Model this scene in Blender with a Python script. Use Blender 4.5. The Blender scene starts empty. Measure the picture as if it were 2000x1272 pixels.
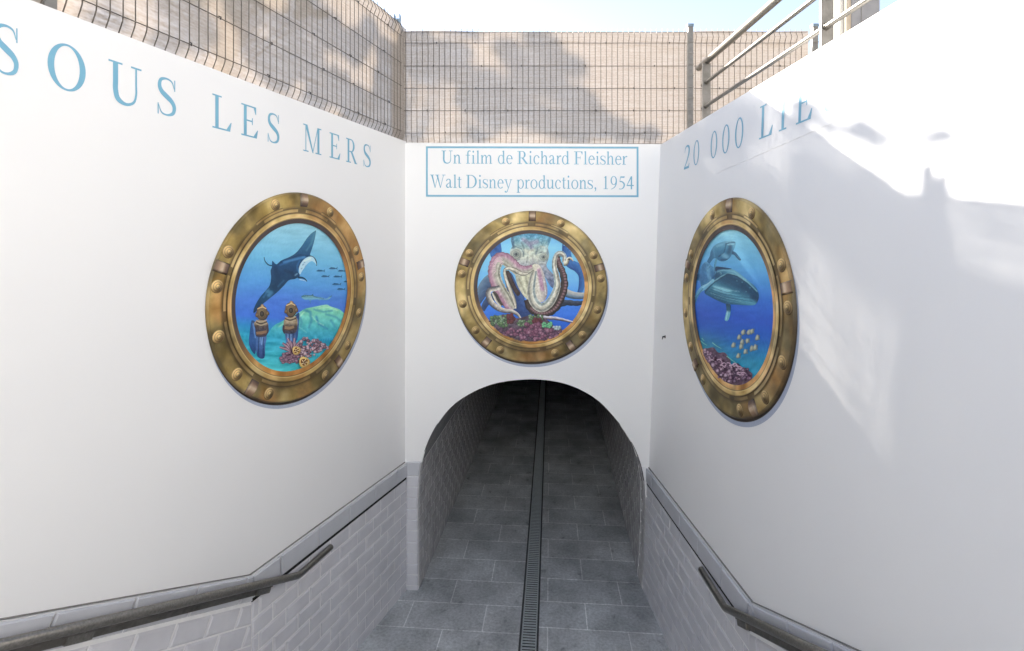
import bpy, bmesh, math, random
import numpy as np
from mathutils import Vector, Matrix
from mathutils.geometry import delaunay_2d_cdt

random.seed(7)
RNG = np.random.RandomState(11)
scene = bpy.context.scene
C = scene.collection

# ------------------------------------------------------------------ camera, sky, sun, exposure
F = 930.0                 # focal length in pixels of the 2000 px wide photograph
HX, HY = 1000.0, 468.0    # principal point (verticals are vertical: level camera, shifted lens)
EYE = Vector((0.0, 0.0, 3.08))
cam = bpy.data.cameras.new('camera')
cam_o = bpy.data.objects.new('camera', cam)
C.objects.link(cam_o)
cam_o.location = EYE
cam_o.rotation_euler = (math.radians(90), 0, 0)
cam.sensor_width = 36.0
cam.lens = F / 2000.0 * 36.0
cam.shift_y = (HY - 636.0) / 2000.0
cam.clip_start = 0.05
cam.clip_end = 2000
scene.camera = cam_o

SUN_TO = Vector((-0.84, 1.0, 0.642)).normalized()     # towards the sun
SUN_EL = math.asin(SUN_TO.z)
world = bpy.data.worlds.new('World')
scene.world = world
world.use_nodes = True
wn = world.node_tree
for n in list(wn.nodes):
    wn.nodes.remove(n)
sky = wn.nodes.new('ShaderNodeTexSky')
sky.sky_type = 'NISHITA'
sky.sun_disc = False
sky.sun_elevation = SUN_EL
sky.sun_rotation = math.atan2(SUN_TO.x, SUN_TO.y)
sky.air_density = 0.7
sky.dust_density = 0.1
sky.ozone_density = 0.5
bg = wn.nodes.new('ShaderNodeBackground')
bg.inputs['Strength'].default_value = 0.072
wo = wn.nodes.new('ShaderNodeOutputWorld')
haze_white = wn.nodes.new('ShaderNodeHueSaturation')      # thin high haze: a paler sky
haze_white.inputs['Saturation'].default_value = 0.68
wn.links.new(sky.outputs['Color'], haze_white.inputs['Color'])
wn.links.new(haze_white.outputs['Color'], bg.inputs['Color'])
wn.links.new(bg.outputs['Background'], wo.inputs['Surface'])

sun = bpy.data.lights.new('sun', 'SUN')
sun.energy = 5.0
sun.angle = math.radians(0.5)
sun.color = (1.0, 0.93, 0.82)
sun_o = bpy.data.objects.new('sun', sun)
C.objects.link(sun_o)
sun_o.rotation_euler = SUN_TO.to_track_quat('Z', 'Y').to_euler()
sun_o.location = (-8, 10, 14)

scene.view_settings.view_transform = 'Standard'
scene.view_settings.look = 'None'
scene.view_settings.exposure = 2.57
scene.view_settings.gamma = 1.0
scene.render.engine = 'CYCLES'
scene.cycles.max_bounces = 16
scene.cycles.diffuse_bounces = 12
scene.cycles.transparent_max_bounces = 12

# ------------------------------------------------------------------ colour and noise helpers
def s2l(c):
    c = np.asarray(c, float) / 255.0
    return np.where(c <= 0.04045, c / 12.92, ((c + 0.055) / 1.055) ** 2.4)

def _hash(i, j, s):
    h = (i * 374761393 + j * 668265263 + s * 1442695041) & 0xffffffff
    h = ((h ^ (h >> 13)) * 1274126177) & 0xffffffff
    return ((h ^ (h >> 16)) & 0xffff) / 65535.0

def vnoise(x, y, s=0):
    x = np.asarray(x, float); y = np.asarray(y, float)
    i = np.floor(x).astype(np.int64); j = np.floor(y).astype(np.int64)
    fx = x - i; fy = y - j
    fx = fx * fx * (3 - 2 * fx); fy = fy * fy * (3 - 2 * fy)
    a = _hash(i, j, s); b = _hash(i + 1, j, s); c = _hash(i, j + 1, s); d = _hash(i + 1, j + 1, s)
    return (a * (1 - fx) + b * fx) * (1 - fy) + (c * (1 - fx) + d * fx) * fy

def fbm(x, y, s=0, o=4):
    r = 0; a = 0.5
    for k in range(o):
        r = r + a * vnoise(x * 2 ** k, y * 2 ** k, s + k * 17); a *= 0.5
    return r / (1 - 0.5 ** o)

# ------------------------------------------------------------------ materials
MATS = {}
def new_mat(name):
    m = bpy.data.materials.new(name); m.use_nodes = True
    nt = m.node_tree
    p = nt.nodes['Principled BSDF']
    MATS[name] = m
    return m, nt, p

def add_noise(nt, scale, detail=4, rough=0.55, vec=None, coord='Object', stretch=None):
    n = nt.nodes.new('ShaderNodeTexNoise')
    n.inputs['Scale'].default_value = scale
    n.inputs['Detail'].default_value = detail
    n.inputs['Roughness'].default_value = rough
    tc = nt.nodes.new('ShaderNodeTexCoord')
    src = tc.outputs[coord]
    if stretch:
        mp = nt.nodes.new('ShaderNodeMapping'); mp.inputs['Scale'].default_value = stretch
        nt.links.new(src, mp.inputs['Vector']); src = mp.outputs['Vector']
    nt.links.new(src, n.inputs['Vector'])
    return n

def ramp(nt, fac, stops):
    r = nt.nodes.new('ShaderNodeValToRGB')
    el = r.color_ramp.elements
    while len(el) < len(stops):
        el.new(0.5)
    for e, (p, c) in zip(el, stops):
        e.position = p; e.color = (c[0], c[1], c[2], 1)
    nt.links.new(fac, r.inputs['Fac'])
    return r

def add_bump(nt, p, height, strength, dist):
    b = nt.nodes.new('ShaderNodeBump')
    b.inputs['Strength'].default_value = strength
    b.inputs['Distance'].default_value = dist
    nt.links.new(height, b.inputs['Height'])
    nt.links.new(b.outputs['Normal'], p.inputs['Normal'])
    return b

def simple(name, lo, hi, scale, rough=0.5, metal=0.0, bump=0.1, bdist=0.002, stretch=None, detail=5):
    m, nt, p = new_mat(name)
    n = add_noise(nt, scale, detail, stretch=stretch)
    r = ramp(nt, n.outputs['Fac'], [(0.3, lo), (0.7, hi)])
    nt.links.new(r.outputs['Color'], p.inputs['Base Color'])
    p.inputs['Roughness'].default_value = rough
    p.inputs['Metallic'].default_value = metal
    if bump:
        add_bump(nt, p, n.outputs['Fac'], bump, bdist)
    return m

# white printed banner skin of the walls
m, nt, p = new_mat('white_banner')
n1 = add_noise(nt, 0.8, 3); n2 = add_noise(nt, 90, 3, 0.6)
r = ramp(nt, n1.outputs['Fac'], [(0.3, (0.83, 0.83, 0.835)), (0.7, (0.865, 0.862, 0.86))])
nt.links.new(r.outputs['Color'], p.inputs['Base Color'])
p.inputs['Roughness'].default_value = 0.55
n3 = add_noise(nt, 2.2, 2, stretch=(1, 1, 0.35))
mx = nt.nodes.new('ShaderNodeMath'); mx.operation = 'MULTIPLY_ADD'
mx.inputs[1].default_value = 0.012
nt.links.new(n2.outputs['Fac'], mx.inputs[0]); nt.links.new(n3.outputs['Fac'], mx.inputs[2])
add_bump(nt, p, mx.outputs[0], 0.35, 0.03)

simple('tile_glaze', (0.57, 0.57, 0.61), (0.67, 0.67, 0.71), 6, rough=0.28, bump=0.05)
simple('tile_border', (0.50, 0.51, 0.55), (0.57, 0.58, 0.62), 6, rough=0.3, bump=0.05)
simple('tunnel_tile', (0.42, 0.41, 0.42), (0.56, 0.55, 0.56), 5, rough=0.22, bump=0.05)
simple('grout', (0.80, 0.80, 0.81), (0.88, 0.88, 0.885), 20, rough=0.9, bump=0.2)
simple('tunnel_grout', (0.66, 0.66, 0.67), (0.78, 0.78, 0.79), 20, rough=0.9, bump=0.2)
simple('concrete', (0.52, 0.51, 0.49), (0.62, 0.61, 0.59), 4, rough=0.9, bump=0.3)
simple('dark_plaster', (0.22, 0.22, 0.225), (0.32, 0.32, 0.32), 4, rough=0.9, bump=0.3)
simple('brushed_steel', (0.20, 0.19, 0.17), (0.30, 0.285, 0.26), 3, rough=0.40, metal=0.9, bump=0.06, stretch=(40, 40, 40))
simple('dark_steel', (0.15, 0.14, 0.12), (0.23, 0.21, 0.19), 30, rough=0.34, metal=0.9, bump=0.05)
simple('trim_aluminium', (0.66, 0.66, 0.65), (0.76, 0.76, 0.75), 20, rough=0.5, bump=0.05)
simple('pale_steel', (0.20, 0.19, 0.175), (0.28, 0.265, 0.25), 20, rough=0.45, metal=0.35, bump=0.05)
simple('fence_wire', (0.075, 0.065, 0.055), (0.13, 0.11, 0.09), 60, rough=0.5, bump=0.1)
simple('post_paint', (0.17, 0.165, 0.16), (0.24, 0.23, 0.22), 30, rough=0.5, bump=0.1)
simple('blue_grey_cap', (0.12, 0.19, 0.26), (0.20, 0.28, 0.36), 40, rough=0.5, bump=0.1)
simple('cast_iron', (0.36, 0.39, 0.405), (0.46, 0.50, 0.52), 60, rough=0.5, metal=0.0, bump=0.2)
simple('channel_edge', (0.035, 0.035, 0.036), (0.075, 0.075, 0.075), 60, rough=0.6, bump=0.2)
simple('matt_black', (0.008, 0.008, 0.008), (0.014, 0.014, 0.014), 60, rough=0.9, bump=0)
simple('black_metal', (0.012, 0.012, 0.015), (0.03, 0.03, 0.035), 60, rough=0.4, bump=0.1)
simple('letter_paint', (0.165, 0.40, 0.56), (0.20, 0.45, 0.60), 8, rough=0.5, bump=0)
simple('earth', (0.16, 0.14, 0.11), (0.30, 0.27, 0.22), 3, rough=0.95, bump=0.4, bdist=0.02)
simple('bark', (0.16, 0.12, 0.09), (0.30, 0.24, 0.19), 9, rough=0.9, bump=0.5, bdist=0.01, stretch=(1, 1, 0.2))
simple('leaf', (0.045, 0.07, 0.022), (0.09, 0.12, 0.045), 3, rough=0.6, bump=0)
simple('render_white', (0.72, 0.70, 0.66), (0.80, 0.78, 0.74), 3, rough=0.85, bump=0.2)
simple('pillar_shaded_grey', (0.25, 0.25, 0.27), (0.33, 0.33, 0.35), 5, rough=0.8, bump=0.15)  # shaded front of the pale pillar, shade put into the colour
simple('bounce_facade', (0.56, 0.60, 0.65), (0.64, 0.68, 0.73), 1.5, rough=0.9, bump=0.2)  # tone set for the sunlight it bounces onto the shaded walls
simple('dark_brick', (0.085, 0.08, 0.078), (0.15, 0.14, 0.135), 12, rough=0.9, bump=0.3)
simple('slate', (0.06, 0.065, 0.075), (0.11, 0.115, 0.13), 10, rough=0.7, bump=0.3)
simple('window_glass', (0.03, 0.04, 0.05), (0.05, 0.06, 0.07), 2, rough=0.08, bump=0)
simple('beige_pipe', (0.45, 0.37, 0.28), (0.55, 0.46, 0.36), 8, rough=0.6, bump=0.1)

# vertex-painted mural (the pigment of the pictures)
m, nt, p = new_mat('mural_paint')
a = nt.nodes.new('ShaderNodeVertexColor'); a.layer_name = 'pigment'
nz = add_noise(nt, 70, 4, 0.65)
hs = nt.nodes.new('ShaderNodeMix'); hs.data_type = 'RGBA'; hs.blend_type = 'OVERLAY'
hs.inputs['Factor'].default_value = 0.16
nt.links.new(a.outputs['Color'], hs.inputs['A'])
nt.links.new(nz.outputs['Fac'], hs.inputs['B'])
nt.links.new(hs.outputs['Result'], p.inputs['Base Color'])
p.inputs['Roughness'].default_value = 0.5
add_bump(nt, p, nz.outputs['Fac'], 0.08, 0.003)

# slab paving (UV in metres)
m, nt, p = new_mat('slab_paving')
tc = nt.nodes.new('ShaderNodeTexCoord')
br = nt.nodes.new('ShaderNodeTexBrick')
br.inputs['Scale'].default_value = 1.0
br.inputs['Brick Width'].default_value = 0.62
br.inputs['Row Height'].default_value = 0.30
br.inputs['Mortar Size'].default_value = 0.0045
br.inputs['Mortar Smooth'].default_value = 0.2
br.inputs['Color1'].default_value = (0.43, 0.45, 0.47, 1)
br.inputs['Color2'].default_value = (0.50, 0.515, 0.53, 1)
br.inputs['Mortar'].default_value = (0.74, 0.75, 0.76, 1)
br.offset = 0.5
nt.links.new(tc.outputs['UV'], br.inputs['Vector'])
nA = add_noise(nt, 2.2, 6, 0.62, coord='UV'); nB = add_noise(nt, 45, 5, 0.7, coord='UV'); nC = add_noise(nt, 9, 3, 0.5, coord='UV')
rA = ramp(nt, nA.outputs['Fac'], [(0.3, (0.60, 0.60, 0.60)), (0.7, (1.34, 1.34, 1.32))])
rB = ramp(nt, nB.outputs['Fac'], [(0.3, (0.72, 0.72, 0.72)), (0.7, (1.28, 1.28, 1.28))])
rC = ramp(nt, nC.outputs['Fac'], [(0.24, (0.5, 0.5, 0.5)), (0.36, (1, 1, 1))])
cur = br.outputs['Color']
for rr in (rA, rB, rC):
    mm = nt.nodes.new('ShaderNodeMix'); mm.data_type = 'RGBA'; mm.blend_type = 'MULTIPLY'
    mm.inputs['Factor'].default_value = 1
    nt.links.new(cur, mm.inputs['A']); nt.links.new(rr.outputs['Color'], mm.inputs['B'])
    cur = mm.outputs['Result']
nt.links.new(cur, p.inputs['Base Color'])
p.inputs['Roughness'].default_value = 0.58
sub = nt.nodes.new('ShaderNodeMath'); sub.operation = 'MULTIPLY_ADD'; sub.inputs[1].default_value = 0.35
inv = nt.nodes.new('ShaderNodeMath'); inv.operation = 'SUBTRACT'; inv.inputs[0].default_value = 1
nt.links.new(br.outputs['Fac'], inv.inputs[1])
nt.links.new(nB.outputs['Fac'], sub.inputs[0]); nt.links.new(inv.outputs[0], sub.inputs[2])
add_bump(nt, p, sub.outputs[0], 0.5, 0.004)

# woven windbreak cloth: porous and translucent
m, nt, p = new_mat('windbreak_weave')
out = [n for n in nt.nodes if n.type == 'OUTPUT_MATERIAL'][0]
nt.nodes.remove(p)
tc = nt.nodes.new('ShaderNodeTexCoord')
def uvnoise(scale, det, st):
    mp = nt.nodes.new('ShaderNodeMapping'); mp.inputs['Scale'].default_value = st
    nt.links.new(tc.outputs['UV'], mp.inputs['Vector'])
    n = nt.nodes.new('ShaderNodeTexNoise'); n.inputs['Scale'].default_value = scale; n.inputs['Detail'].default_value = det
    nt.links.new(mp.outputs['Vector'], n.inputs['Vector'])
    return n
w1 = uvnoise(26, 4, (0.12, 3, 1)); w2 = uvnoise(85, 3, (0.6, 1.2, 1))
av = nt.nodes.new('ShaderNodeMath'); av.operation = 'ADD'
nt.links.new(w1.outputs['Fac'], av.inputs[0]); nt.links.new(w2.outputs['Fac'], av.inputs[1])
half = nt.nodes.new('ShaderNodeMath'); half.operation = 'MULTIPLY'; half.inputs[1].default_value = 0.5
nt.links.new(av.outputs[0], half.inputs[0])
cr = ramp(nt, half.outputs[0], [(0.36, (0.30, 0.275, 0.255)), (0.64, (0.48, 0.445, 0.42))])
tr = ramp(nt, half.outputs[0], [(0.38, (0.0, 0.0, 0.0)), (0.66, (0.12, 0.12, 0.12))])
df = nt.nodes.new('ShaderNodeBsdfDiffuse'); tl = nt.nodes.new('ShaderNodeBsdfTranslucent'); tp = nt.nodes.new('ShaderNodeBsdfTransparent')
nt.links.new(cr.outputs['Color'], df.inputs['Color']); tl.inputs['Color'].default_value = (0.64, 0.51, 0.40, 1)
m1 = nt.nodes.new('ShaderNodeMixShader'); m1.inputs[0].default_value = 0.09
nt.links.new(df.outputs[0], m1.inputs[1]); nt.links.new(tl.outputs[0], m1.inputs[2])
m2 = nt.nodes.new('ShaderNodeMixShader')
nt.links.new(tr.outputs['Color'], m2.inputs[0])
nt.links.new(m1.outputs[0], m2.inputs[1]); nt.links.new(tp.outputs[0], m2.inputs[2])
nt.links.new(m2.outputs[0], out.inputs['Surface'])

# ------------------------------------------------------------------ scene graph helpers
def thing(name, label, cat, loc=(0, 0, 0), group=None):
    o = bpy.data.objects.new(name, None)
    o.empty_display_size = 0.2
    C.objects.link(o); o.location = loc
    o['label'] = label; o['category'] = cat
    if group: o['group'] = group
    return o

def tag(o, label, cat, group=None):
    o['label'] = label; o['category'] = cat
    if group: o['group'] = group
    return o

class MB:
    """collects faces; build() links them as one mesh object (world coordinates in)"""
    def __init__(self):
        self.v = []; self.f = []; self.mi = []; self.c = []; self.uv = {}
    def add(self, verts, faces, mi=0, cols=None):
        b = len(self.v)
        self.v += [tuple(x) for x in verts]
        for f in faces:
            self.f.append([b + i for i in f]); self.mi.append(mi)
        if cols is not None:
            self.c += [tuple(x) for x in cols]
    def poly(self, pts, mi=0):
        self.add(pts, [list(range(len(pts)))], mi)
    def obox(self, c, ax, ay, az, mi=0):
        c = Vector(c); ax = Vector(ax); ay = Vector(ay); az = Vector(az)
        vs = [c + sx * ax + sy * ay + sz * az for sz in (-1, 1) for sy in (-1, 1) for sx in (-1, 1)]
        fs = [(0, 2, 3, 1), (4, 5, 7, 6), (0, 1, 5, 4), (2, 6, 7, 3), (0, 4, 6, 2), (1, 3, 7, 5)]
        if ax.cross(ay).dot(az) < 0: fs = [f[::-1] for f in fs]
        self.add(vs, fs, mi)
    def box(self, x0, y0, z0, x1, y1, z1, mi=0):
        self.obox(((x0 + x1) / 2, (y0 + y1) / 2, (z0 + z1) / 2), ((x1 - x0) / 2, 0, 0), (0, (y1 - y0) / 2, 0), (0, 0, (z1 - z0) / 2), mi)
    def tube(self, pts, r, n=8, cap=True, mi=0):
        pts = [Vector(q) for q in pts]
        rs = r if isinstance(r, (list, tuple)) else [r] * len(pts)
        rings = []
        t0 = (pts[1] - pts[0]).normalized()
        up = Vector((0, 0, 1)) if abs(t0.z) < 0.9 else Vector((1, 0, 0))
        side = t0.cross(up).normalized()
        for i, q in enumerate(pts):
            if i == 0: t = t0
            elif i == len(pts) - 1: t = (pts[i] - pts[i - 1]).normalized()
            else: t = ((pts[i] - pts[i - 1]).normalized() + (pts[i + 1] - pts[i]).normalized()).normalized()
            side = (side - t * side.dot(t)).normalized()
            bn = t.cross(side)
            k = 1.0
            if 0 < i < len(pts) - 1:
                cs = t.dot((pts[i] - pts[i - 1]).normalized()); k = 1.0 / max(0.6, cs)
            rings.append([q + (side * math.cos(2 * math.pi * j / n) + bn * math.sin(2 * math.pi * j / n)) * rs[i] for j in range(n)])
        vs = [x for rg in rings for x in rg]; fs = []
        for i in range(len(rings) - 1):
            for j in range(n):
                a = i * n + j; b = i * n + (j + 1) % n
                fs.append((a, a + n, b + n, b))
        if cap:
            fs.append(tuple(range(n))); fs.append(tuple(range((len(rings) - 1) * n + n - 1, (len(rings) - 1) * n - 1, -1)))
        self.add(vs, fs, mi)
    def build(self, name, mats, parent=None, smooth=False):
        me = bpy.data.meshes.new(name)
        loc = Vector(parent.matrix_basis.translation) if parent else Vector((0, 0, 0))
        off = Vector((0, 0, 0)); q = parent
        while q is not None:
            off += q.location; q = q.parent
        me.from_pydata([Vector(x) - off for x in self.v], [], self.f)
        if not isinstance(mats, (list, tuple)): mats = [mats]
        for mm in mats: me.materials.append(MATS[mm])
        if len(mats) > 1:
            me.polygons.foreach_set('material_index', self.mi)
        if self.c:
            at = me.color_attributes.new('pigment', 'FLOAT_COLOR', 'POINT')
            ca = np.ones((len(self.v), 4), np.float32); ca[:, :3] = np.asarray(self.c, np.float32)[:, :3]
            at.data.foreach_set('color', ca.ravel())
        if smooth:
            me.polygons.foreach_set('use_smooth', [True] * len(me.polygons))
        me.update()
        o = bpy.data.objects.new(name, me); C.objects.link(o)
        if parent: o.parent = parent
        return o

# ------------------------------------------------------------------ wall planes
D = 4.2
def ray(px, py):
    return Vector(((px - HX) / F, 1.0, (HY - py) / F))

class Plane:
    """u runs along the wall, v upwards in the wall, d out of the wall into the cutting"""
    def __init__(self, o, eu, ev, inward):
        self.o = Vector(o); self.eu = Vector(eu).normalized(); self.ev = Vector(ev).normalized()
        n = self.eu.cross(self.ev).normalized()
        self.n = n if n.dot(Vector(inward)) > 0 else -n
        self.M = Matrix((self.eu, self.ev, self.n)).transposed().inverted()
    def pt(self, u, v, d=0.0):
        return self.o + self.eu * u + self.ev * v + self.n * d
    def hit(self, px, py, d=0.0):
        r = ray(px, py); o = self.o + self.n * d
        t = (o - EYE).dot(self.n) / r.dot(self.n)
        return EYE + r * t
    def uv(self, px, py, d=0.0):
        q = self.M @ (self.hit(px, py, d) - self.o)
        return q.x, q.y
    def world_uv(self, w):
        q = self.M @ (Vector(w) - self.o)
        return q.x, q.y

def frontal(px, py, depth=D):
    return EYE + ray(px, py) * depth

BACK = Plane(frontal(791, 279), (1, 0, 0), (0, 0, 1), (0, -1, 0))
VXL, VXR = 1300.0, 985.0
LEFT = Plane(frontal(791, 276), (-(VXL - HX) / F, -1, 0), (0, 0, 1), (1, -0.3, 0))
RIGHT = Plane(frontal(1290, 283), (-(VXR - HX) / F, -1, 0), frontal(1290, 283) - frontal(1260, 1128), (-1, 0, 0))
ZTOP = LEFT.o.z
AX = Vector((89 / F, 1.0, -0.032))         # tunnel axis
FLOOR0 = 0.0                               # floor height at the mouth
FLOOR_S = -0.077
def floor_z(y):
    return FLOOR_S * (y - D) if y < D else AX.z * (y - D)

# kinks of the dado (where the stair begins)
uLk, vLk = LEFT.uv(487, 1123)
uRk, vRk = RIGHT.uv(1472, 1177)
uLc, vLc = LEFT.uv(790, 903)
uRc, vRc = RIGHT.uv(1270, 916)
uL0, vL0 = LEFT.uv(0, 1210)
uR0, vR0 = RIGHT.uv(1680, 1272)
sLn = (vL0 - vLk) / (uL0 - uLk)
sRn = (vR0 - vRk) / (uR0 - uRk)
UEND = 8.4

# ------------------------------------------------------------------ polygon utilities
def clip_half(poly, a, b, c):
    """keep a*x+b*y+c >= 0"""
    outp = []
    for i in range(len(poly)):
        p0 = poly[i]; p1 = poly[(i + 1) % len(poly)]
        s0 = a * p0[0] + b * p0[1] + c; s1 = a * p1[0] + b * p1[1] + c
        if s0 >= 0: outp.append(p0)
        if (s0 >= 0) != (s1 >= 0):
            t = s0 / (s0 - s1); outp.append((p0[0] + t * (p1[0] - p0[0]), p0[1] + t * (p1[1] - p0[1])))
    return outp

def halfplanes(poly):
    A = sum(poly[i][0] * poly[(i + 1) % len(poly)][1] - poly[(i + 1) % len(poly)][0] * poly[i][1] for i in range(len(poly)))
    if A < 0: poly = poly[::-1]
    hp = []
    for i in range(len(poly)):
        x0, y0 = poly[i]; x1, y1 = poly[(i + 1) % len(poly)]
        L = math.hypot(x1 - x0, y1 - y0)
        if L < 1e-7: continue
        a = -(y1 - y0) / L; b = (x1 - x0) / L
        hp.append((a, b, -(a * x0 + b * y0)))
    return hp

def inset(poly, t):
    q = poly
    for (a, b, c) in halfplanes(poly):
        q = clip_half(q, a, b, c - t)
        if len(q) < 3: return []
    return q

def tile_poly(mb, poly, to3, h, bev, mi=0):
    """a bevelled tile: outer edge at height 0, raised face inset by bev"""
    hp = halfplanes(poly)
    A = sum(poly[i][0] * poly[(i + 1) % len(poly)][1] - poly[(i + 1) % len(poly)][0] * poly[i][1] for i in range(len(poly)))
    if A < 0: poly = poly[::-1]
    n = len(poly); inner = []
    for i in range(n):
        a0, b0, c0 = hp[i - 1]; a1, b1, c1 = hp[i]
        c0 -= bev; c1 -= bev
        det = a0 * b1 - a1 * b0
        if abs(det) < 1e-6: return
        inner.append(((-c0 * b1 + c1 * b0) / det, (-a0 * c1 + a1 * c0) / det))
    Ai = sum(inner[i][0] * inner[(i + 1) % n][1] - inner[(i + 1) % n][0] * inner[i][1] for i in range(n))
    if Ai <= 1e-5: return
    vs = [to3(x, y, 0.001) for x, y in poly] + [to3(x, y, h) for x, y in inner]
    fs = [list(range(n, 2 * n))] + [(i, (i + 1) % n, n + (i + 1) % n, n + i) for i in range(n)]
    flip = (Vector(to3(1, 0, 0)) - Vector(to3(0, 0, 0))).cross(Vector(to3(0, 1, 0)) - Vector(to3(0, 0, 0))).dot(Vector(to3(0, 0, 1)) - Vector(to3(0, 0, 0))) < 0
    if flip: fs = [tuple(f)[::-1] for f in fs]
    mb.add(vs, fs, mi)

def clean(poly):
    q = []
    for p_ in poly:
        if not q or math.hypot(p_[0] - q[-1][0], p_[1] - q[-1][1]) > 0.002: q.append(p_)
    if len(q) > 2 and math.hypot(q[0][0] - q[-1][0], q[0][1] - q[-1][1]) < 0.002: q.pop()
    return q

def courses(mb, region, to3, top, nrow, ch, tw, h=0.007, bev=0.009, off=0.0, x0=-3, x1=9, mi=0, gap=0.0036):
    """running-bond tiles in local (x, y); region is a convex polygon that trims them"""
    hp = halfplanes(region)
    for k in range(nrow):
        y1 = top - k * ch; y0 = y1 - ch
        x = x0 + off + (tw / 2 if k % 2 else 0)
        while x < x1:
            q = [(x + gap, y0 + gap), (x + tw - gap, y0 + gap), (x + tw - gap, y1 - gap), (x + gap, y1 - gap)]
            for (a, b, c) in hp:
                q = clip_half(q, a, b, c)
                if len(q) < 3: break
            q = clean(q)
            if len(q) >= 3: tile_poly(mb, q, to3, h, bev, mi)
            x += tw

# ------------------------------------------------------------------ setting: ground, ramp floor, stairs
GZ = ZTOP - 0.16
TEND = 15.0
mb = MB()
yb = -4.2
uB = (D - yb) / abs(LEFT.eu.y)
Lf0 = LEFT.pt(-0.02, 0, -0.24); Lf1 = LEFT.pt(uB, 0, -0.24)
Rf0 = RIGHT.pt(-0.02, 0, -0.24); Rf1 = RIGHT.pt((D - yb) / abs(RIGHT.eu.y), 0, -0.24)
BIG = 600
hole = [(Lf1.x, yb - 1.2), (Rf1.x, yb - 1.2), (Rf0.x, D + 0.14), (Lf0.x, D + 0.14)]
outer = [(-BIG, -BIG), (BIG, -BIG), (BIG, BIG), (-BIG, BIG)]
for i in range(4):
    j = (i + 1) % 4
    mb.poly([(outer[i][0], outer[i][1], GZ), (outer[j][0], outer[j][1], GZ), (hole[j][0], hole[j][1], GZ), (hole[i][0], hole[i][1], GZ)])
g = mb.build('ground', 'earth'); g['kind'] = 'structure'

# floor strip: across coordinate a (metres right of the drain), along coordinate s (y)
DAX = 0.080
def drain_x(y):
    return 0.124 + DAX * (y - 3.56)
DW = 0.074
def floor_pt(a, y):
    return Vector((drain_x(y) + a, y - a * DAX, floor_z(y - a * DAX)))
me = bpy.data.meshes.new('ramp_floor')
vs = []; fs = []; uvs = []
for side in (-1, 1):
    for y in [2.45] + [2.6 + 0.2 * i for i in range(int((TEND - 2.6) / 0.2) + 1)]:
        for a in (DW * side, 1.55 * side):
            w = floor_pt(a, y)
            vs.append(w)
            uvs.append((a + (0.17 if side > 0 else 0.055), (y - 4.262) + (0.215 if side > 0 else 0.0)))
    n = len(vs); st = 0 if side < 0 else cnt
    for i in range(st, n - 2, 2):
        f = (i, i + 1, i + 3, i + 2)
        fs.append(f if side > 0 else f[::-1])
    cnt = n
me.from_pydata(vs, [], fs)
uvl = me.uv_layers.new(name='UVMap')
for lp in me.loops:
    uvl.data[lp.index].uv = uvs[lp.vertex_index]
me.materials.append(MATS['slab_paving'])
fl = bpy.data.objects.new('ramp_floor', me); C.objects.link(fl); fl['kind'] = 'structure'

mb = MB()
yk = 2.62; rise = 0.165; tread = 0.305; zk = floor_z(yk)
i = 0
while True:
    z1 = zk + rise * (i + 1); y1 = yk - tread * i
    if z1 > GZ - 0.02: break
    xl = LEFT.pt((D - y1 + tread + 0.1) / abs(LEFT.eu.y), 0).x - 0.1
    mb.box(xl, y1 - tread - 0.02, z1 - 0.5, 1.5, y1, z1)
    i += 1
st = mb.build('stairs', 'concrete'); st['kind'] = 'structure'

# ------------------------------------------------------------------ writing: a small roman alphabet drawn from pen strokes
def R_(x0, y0, x1, y1): return [[(x0, y0), (x1, y0), (x1, y1), (x0, y1)]]
def P_(*pts): return [list(pts)]
def arc(cx, cy, rx, ry, tx, ty, a0=0, a1=360, n=28):
    o = []
    for i in range(n):
        t0 = math.radians(a0 + (a1 - a0) * i / n); t1 = math.radians(a0 + (a1 - a0) * (i + 1) / n)
        e = lambda t, k: (cx + (rx - tx * k) * math.cos(t), cy + (ry - ty * k) * math.sin(t))
        o.append([e(t0, 0), e(t1, 0), e(t1, 1), e(t0, 1)])
    return o
def catmull(pts, m=6):
    pts = [tuple(map(float, q)) for q in pts]
    P = [pts[0]] + pts + [pts[-1]]; o = []
    for i in range(1, len(P) - 2):
        for k in range(m):
            t = k / m
            o.append(tuple(0.5 * ((2 * P[i][j]) + (-P[i - 1][j] + P[i + 1][j]) * t + (2 * P[i - 1][j] - 5 * P[i][j] + 4 * P[i + 1][j] - P[i + 2][j]) * t * t + (-P[i - 1][j] + 3 * P[i][j] - 3 * P[i + 1][j] + P[i + 2][j]) * t ** 3) for j in range(len(P[i]))))
    o.append(P[-2]); return o
def pen(pts, ws, m=6):
    q = catmull([(x, y, w) for (x, y), w in zip(pts, ws)], m); o = []
    nn = []
    for i in range(len(q)):
        a = q[max(0, i - 1)]; b = q[min(len(q) - 1, i + 1)]
        dx, dy = b[0] - a[0], b[1] - a[1]; L = math.hypot(dx, dy) or 1
        nn.append((-dy / L, dx / L))
    for i in range(len(q) - 1):
        a, b = q[i], q[i + 1]; na, nb = nn[i], nn[i + 1]
        o.append([(a[0] + na[0] * a[2] / 2, a[1] + na[1] * a[2] / 2), (b[0] + nb[0] * b[2] / 2, b[1] + nb[1] * b[2] / 2),
                  (b[0] - nb[0] * b[2] / 2, b[1] - nb[1] * b[2] / 2), (a[0] - na[0] * a[2] / 2, a[1] - na[1] * a[2] / 2)])
    return o
def dot(x, y, r): return [[(x + r * math.cos(2 * math.pi * i / 14), y + r * math.sin(2 * math.pi * i / 14)) for i in range(14)]]
XH = 0.68
def flag(x, y): return P_((x - 0.09, y - 0.07), (x + 0.03, y), (x + 0.03, y - 0.09))
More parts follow.
